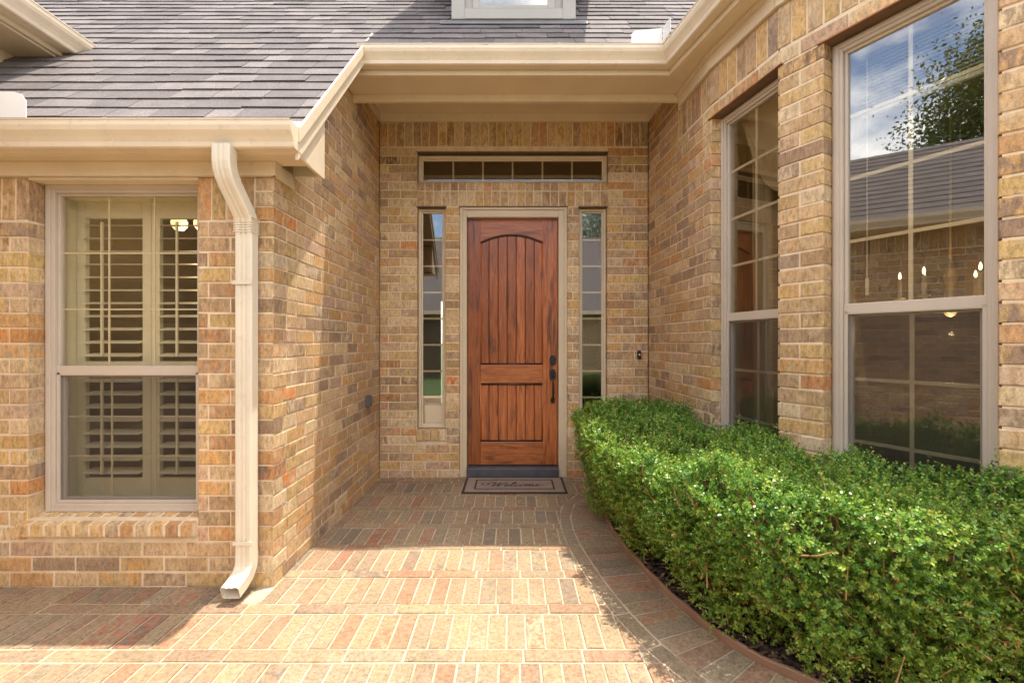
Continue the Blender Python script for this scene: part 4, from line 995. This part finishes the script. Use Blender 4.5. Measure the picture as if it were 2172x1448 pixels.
def HF(x, y, z):
    t = curve_dist(x, y)
    fr = np.interp(z, [0, .10, .22, .40, .58, .72, .84], [.05, -.01, -.08, -.15, -.215, -.25, -.225])
    f1 = (t - fr) * .9; f2 = wall_dist(x, y) - .05; f3 = (np.interp(y, [1.4, 2.0, 3.6], [.775, .80, .835]) - z) - .02 * np.sin(3 * y)
    k = .10; h = np.clip(.5 + .5 * (f3 - f1) / k, 0, 1); f = f3 * (1 - h) + f1 * h - k * h * (1 - h)
    f4 = 3.93 - y
    return np.minimum(np.minimum(f, f2), np.minimum(f4, z - .06)) + lump(x, y, z)
N0 = 820000
x = rng.uniform(.2, 3.3, N0); y = rng.uniform(1.0, 4.0, N0); z = rng.uniform(.05, .95, N0)
F = HF(x, y, z)
shell = (F > -.004) & (F < .085); inner = (F >= .085) & (F < .30) & (rng.random(N0) < .16)
low = z < .30
keep = (shell & (rng.random(N0) < np.where(low, .62, 1.0))) | inner
x, y, z, F = x[keep], y[keep], z[keep], F[keep]
vis = project_area
ok = (x / y < 1.45) | (rng.random(len(x)) < .3)
x, y, z, F = x[ok], y[ok], z[ok], F[ok]
MAXS = 29000
if len(x) > MAXS: s_ = rng.choice(len(x), MAXS, replace=False); x, y, z, F = x[s_], y[s_], z[s_], F[s_]
e_ = .01; gx = HF(x + e_, y, z) - HF(x - e_, y, z); gy = HF(x, y + e_, z) - HF(x, y - e_, z); gz = HF(x, y, z + e_) - HF(x, y, z - e_)
G = -np.stack([gx, gy, gz], 1); G /= np.linalg.norm(G, axis=1, keepdims=True) + 1e-9
ns = len(x); dirv = G * .9 + np.array([0, 0, .65]) + rng.normal(0, .45, (ns, 3)); dirv /= np.linalg.norm(dirv, axis=1, keepdims=True)
base = np.stack([x, y, z], 1) - G * .03; ln = rng.uniform(.032, .066, ns) * np.where(rng.random(ns) < .10, rng.uniform(1.4, 2.3, ns), 1.0)
yel = np.clip((.42 - z) * .6, 0, .16) + rng.normal(0, .10, ns) + .10 * np.sin(3 * x + 2 * y) + np.where(rng.random(ns) < .05, .30, 0)
for (bx, by, bz, br) in ((.49, 3.25, .62, .09), (.52, 3.05, .5, .08), (.75, 2.15, .45, .10), (1.25, 1.6, .5, .10), (1.55, 1.45, .35, .12), (.62, 2.6, .35, .08), (1.0, 1.75, .62, .07)):
    yel += np.where((x - bx) ** 2 + (y - by) ** 2 + (z - bz) ** 2 < br * br * .45, .30, 0)
PAIRS = 6; V = []; C = []
a = np.cross(dirv, rng.normal(0, 1, (ns, 3))); a /= np.linalg.norm(a, axis=1, keepdims=True); b2 = np.cross(dirv, a)
for k in range(PAIRS):
    tt = (k + .6) / PAIRS; ph = k * math.pi / 2
    for sgn in (1, -1):
        side = (a * math.cos(ph) + b2 * math.sin(ph)) * sgn + rng.normal(0, .28, (ns, 3))
        ld = side * .85 + dirv * rng.uniform(.35, .9, (ns, 1)); ld /= np.linalg.norm(ld, axis=1, keepdims=True)
        wv = np.cross(ld, dirv + rng.normal(0, .3, (ns, 3))); wv /= np.linalg.norm(wv, axis=1, keepdims=True) + 1e-9
        L0 = rng.uniform(.009, .0175, (ns, 1)) * (1 - .25 * (k == PAIRS - 1)); w0 = L0 * .30
        p = base + dirv * (ln * tt)[:, None]; up = np.cross(wv, ld) * (L0 * .10)
        V.append(np.stack([p, p + ld * L0 * .38 + wv * w0 + up, p + ld * L0 * .78 + wv * w0 * .75 + up, p + ld * L0, p + ld * L0 * .78 - wv * w0 * .75 + up, p + ld * L0 * .38 - wv * w0 + up], 1))
        tint = np.clip(.36 + .24 * tt + yel + rng.normal(0, .11, ns), 0, 1); tint = np.where((tint > .84) & (rng.random(ns) < .7), .62, tint); C.append(tint)
V = np.concatenate(V).reshape(-1, 3).astype(np.float32); C = np.repeat(np.concatenate(C), 6).astype(np.float32)
def np_mesh(name, V, C, nv, mat):
    nf = len(V) // nv; me = bpy.data.meshes.new(name); me.vertices.add(len(V)); me.vertices.foreach_set('co', V.ravel())
    me.loops.add(len(V)); me.loops.foreach_set('vertex_index', np.arange(len(V), dtype=np.int32)); me.polygons.add(nf)
    me.polygons.foreach_set('loop_start', np.arange(0, len(V), nv, dtype=np.int32)); me.polygons.foreach_set('loop_total', np.full(nf, nv, dtype=np.int32))
    me.update(calc_edges=True); at_ = me.color_attributes.new('rnd', 'FLOAT_COLOR', 'POINT')
    at_.data.foreach_set('color', np.stack([C, C, C, np.ones_like(C)], 1).astype(np.float32).ravel()); me.materials.append(MATS[mat]); return me
hedge = empty('boxwood_hedge', (1.2, 2.5, 0), 'clipped green boxwood hedge in the curved bed under the bay windows', 'hedge')
o = bpy.data.objects.new('foliage', np_mesh('foliage', V, C, 6, 'box_leaf')); COL.objects.link(o); setparent(o, hedge); o['kind'] = 'stuff'
# stems and twigs
rs = random.Random(5); tw = MB()
for k in range(13):
    p = CV[30 + k * 7]; t_ = (CV[31 + k * 7] - CV[29 + k * 7]).normalized(); nn = Vector((t_.y, -t_.x)) * -SG; c = p + nn * rs.uniform(.22, .42)
    m = MB()
    for q in range(4):
        d = Vector((nn.x * -.5 * rs.random() + rs.uniform(-.4, .4), nn.y * -.5 * rs.random() + rs.uniform(-.4, .4), 1)); P_ = Vector((c.x, c.y, 0)); pts = [P_]; 
        for s_ in range(4): P_ = P_ + Vector((d.x * .18 + rs.uniform(-.03, .03), d.y * .18 + rs.uniform(-.03, .03), .15 + rs.uniform(0, .03))); pts.append(P_)
        m.tube(pts, [.013, .011, .009, .006, .004], 6)
    m.build('stem', 'bark', hedge)
sel = rng.choice(ns, 1500, replace=False)
for i in sel:
    p1 = Vector(base[i] + dirv[i] * ln[i] * .9); p0_ = Vector(base[i] - G[i] * .05 + np.array([0, 0, -.07])); m_ = (p0_ + p1) / 2 + Vector((rs.uniform(-.01, .01), rs.uniform(-.01, .01), rs.uniform(-.01, .01)))
    tw.tube([p0_, m_, p1], [.0034, .0028, .0016], 4, False)
# a few bare twigs lying out of the leaves
for (px_, py_, dpt) in ((1375, 1085, 2.72), (1470, 1150, 2.30), (1380, 1000, 2.9), (1560, 1180, 2.05)):
    X0 = (px_ - 1086) / 965 * dpt; Z0 = 1.355 - (py_ - 724) / 965 * dpt; q = Vector((X0, dpt, Z0)); pts = [q]
    for s_ in range(5): q = q + Vector((rs.uniform(.01, .035), rs.uniform(-.03, -.005), rs.uniform(-.03, .0))); pts.append(q)
    tw.tube(pts, [.0035, .0033, .003, .0026, .002, .0015], 5, False)
o = tw.build('twigs', 'twig', hedge); o['kind'] = 'stuff'

# ------------------------------------------------------------ welcome mat
mx0, mx1, my0, my1 = -.452, .497, 4.045, 4.500
mat = boxobj('welcome_mat', (mx0, my0, .0025), (mx1, my1, .0125), 'mat_dark', None, .003)
tag(mat, 'tan doormat with dark border and cursive Welcome before the wooden door', 'doormat')
boxobj('mat_border', (mx0 + .025, my0 + .02, .011), (mx1 - .025, my1 - .02, .0155), 'mat_tan', mat)
m = MB(); ix0, ix1, iy0, iy1 = mx0 + .105, mx1 - .105, my0 + .085, my1 - .085
for a_, b_ in (((ix0, iy0), (ix1, iy0 + .016)), ((ix0, iy1 - .016), (ix1, iy1)), ((ix0, iy0 + .016), (ix0 + .016, iy1 - .016)), ((ix1 - .016, iy0 + .016), (ix1, iy1 - .016))): m.box((a_[0], a_[1], .0152), (b_[0], b_[1], .0172))
m.build('border_line', 'mat_dark', mat)
strokes = [
 [(-1.3, 1.75), (-1.75, 1.35), (-1.75, .75), (-1.2, .55), (-.5, .95), (-.1, 1.6), (-.35, 2.0), (-.85, 1.75), (-.9, 1.2), (-.4, .9)],
 [(-.1, 1.9), (.25, 2.0), (.4, 1.4), (.35, .2), (.45, 0), (.9, .9), (1.3, 1.9), (1.25, .9), (1.25, .15), (1.4, 0), (1.8, .8), (2.15, 1.7), (2.5, 2.05)],
 [(2.3, .35), (2.75, .55), (2.95, .9), (2.75, 1.02), (2.5, .6), (2.65, .08), (3.05, .1), (3.5, .7), (3.85, 1.6), (3.85, 2.1), (3.6, 1.95), (3.5, .9), (3.6, .1), (3.95, .12), (4.3, .5)],
 [(4.75, .85), (4.55, 1.02), (4.3, .7), (4.3, .2), (4.6, .02), (5.0, .3), (5.25, .8)],
 [(5.55, .98), (5.2, .8), (5.15, .25), (5.4, .02), (5.75, .3), (5.8, .8), (5.55, .98), (5.95, .85), (6.15, .9)],
 [(6.15, .9), (6.25, .95), (6.2, .0), (6.45, .75), (6.75, .95), (6.75, .0), (7.0, .75), (7.3, .95), (7.3, .2), (7.45, .02), (7.8, .3)],
 [(7.8, .3), (8.15, .55), (8.3, .9), (8.1, 1.02), (7.9, .6), (8.05, .08), (8.5, .12), (9.0, .6), (9.4, .75)]]
m = MB(); sc = .053; ox, oy = -.205, 4.215
for st in strokes:
    c = catmull([(p[0] + .38 * p[1], p[1]) for p in st], 6); c = [Vector((ox + q.x * sc, oy + q.y * sc * 1.15)) for q in c]; vs = []; 
    for i, q in enumerate(c):
        t_ = (c[min(i + 1, len(c) - 1)] - c[max(i - 1, 0)]); t_ = t_.normalized() if t_.length > 1e-6 else Vector((1, 0)); hw = .0042 + .0032 * abs(t_.y); n_ = Vector((t_.y, -t_.x)) * hw
        vs += [(q.x + n_.x, q.y + n_.y, .0162), (q.x - n_.x, q.y - n_.y, .0162)]
    m.add(vs, [(2 * i, 2 * i + 2, 2 * i + 3, 2 * i + 1) for i in range(len(c) - 1)])
m.build('lettering', 'mat_dark', mat)

# ------------------------------------------------------------ small fittings on the walls
m = MB(); pts = [(1.262 + .020 * math.cos(t_), YD - .001, 1.222 + .026 * (1 if math.sin(t_) > 0 else -1) + .020 * math.sin(t_)) for t_ in np.linspace(0, 2 * math.pi, 20, endpoint=False)]
m.prism(pts, (0, -.022, 0)); bell = m.build('doorbell', 'dark_bronze', None, .003); tag(bell, 'small dark oval doorbell on the brick beside the entry', 'doorbell')
m = MB(); m.tube([(1.262, YD - .023, 1.225), (1.262, YD - .028, 1.225)], .009, 12); m.build('button', 'plastic_white', bell)
ob = boxobj('outlet_cover', (XL - .001, 4.10, .76), (XL + .035, 4.17, .865), 'plastic_grey', None, .006); tag(ob, 'small grey weatherproof outlet cover low on the entry side wall', 'outlet')
boxobj('lid', (XL + .035, 4.106, .766), (XL + .045, 4.164, .859), 'plastic_grey', ob, .004)

# ------------------------------------------------------------ beyond the court (mirrored in the panes)
gar = empty('garage_building', (2, -9, 0), 'low brick garage with hipped shingle roof across the lawn', 'garage')
boxobj('wall', (-13, -8.3, 0), (13, -8.0, 2.5), 'brick_far', gar)
m = MB(); m.prism([(-13.4, -7.6, 2.5), (13.4, -7.6, 2.5), (9, -12, 6.2), (-9, -12, 6.2)], (0, 0, -.1)); m.build('roof', 'shingle', gar)
boxobj('fascia', (-13.4, -7.62, 2.36), (13.4, -7.58, 2.5), 'trim_paint', gar); boxobj('garage_door', (-6.6, -8.02, 0), (-1.8, -7.97, 2.2), 'bark', gar)
def tree(loc, h, r, label, n=6000):
    t_ = empty('oak_tree', loc, label, 'tree', None); m = MB(); L_ = Vector(loc)
    m.tube([L_, L_ + Vector((.1, .05, h * .3)), L_ + Vector((.0, .15, h * .55)), L_ + Vector((.2, .1, h * .8))], [.22, .18, .12, .05], 10)
    for k in range(9):
        a = k * 2.4; z0 = h * (.35 + .04 * k); m.tube([L_ + Vector((.05, .1, z0)), L_ + Vector((math.cos(a) * r * .4, math.sin(a) * r * .4, z0 + h * .1)), L_ + Vector((math.cos(a) * r * .8, math.sin(a) * r * .8, z0 + h * .16))], [.08, .05, .02], 6)
    m.build('trunk', 'bark', t_)
    g = np.random.default_rng(int(h * 10)); cl = g.normal(0, 1, (60, 3)); cl /= np.linalg.norm(cl, axis=1, keepdims=True); cl *= g.uniform(.3, 1, (60, 1)); cl = cl * np.array([r, r, h * .30]) + np.array(loc) + np.array([0, 0, h * .68])
    c = cl[g.integers(0, 60, n * 5)] + g.normal(0, r * .19, (n * 5, 3)); d1 = g.normal(0, 1, (n * 5, 3)); d1 /= np.linalg.norm(d1, axis=1, keepdims=True); d2 = np.cross(d1, g.normal(0, 1, (n * 5, 3))); d2 /= np.linalg.norm(d2, axis=1, keepdims=True)
    s_ = g.uniform(.035, .07, (n * 5, 1)); Vt = np.stack([c - d1 * s_, c + d2 * s_ * .5, c + d1 * s_, c - d2 * s_ * .5], 1).reshape(-1, 3).astype(np.float32)
    o = bpy.data.objects.new('crown', np_mesh('crown', Vt, np.repeat(g.random(n * 5), 4).astype(np.float32), 4, 'oak_leaf')); COL.objects.link(o); setparent(o, t_); o['kind'] = 'stuff'
tree((-10.4, -2.5, -.05), 9.2, 2.7, 'spreading oak tree behind the wing across the court', 34000); tree((-15, 4.5, -.05), 7.0, 2.2, 'smaller oak tree standing beyond the left roof')
tree((5, -15, -.05), 9.0, 3.0, 'tall oak tree behind the garage building')
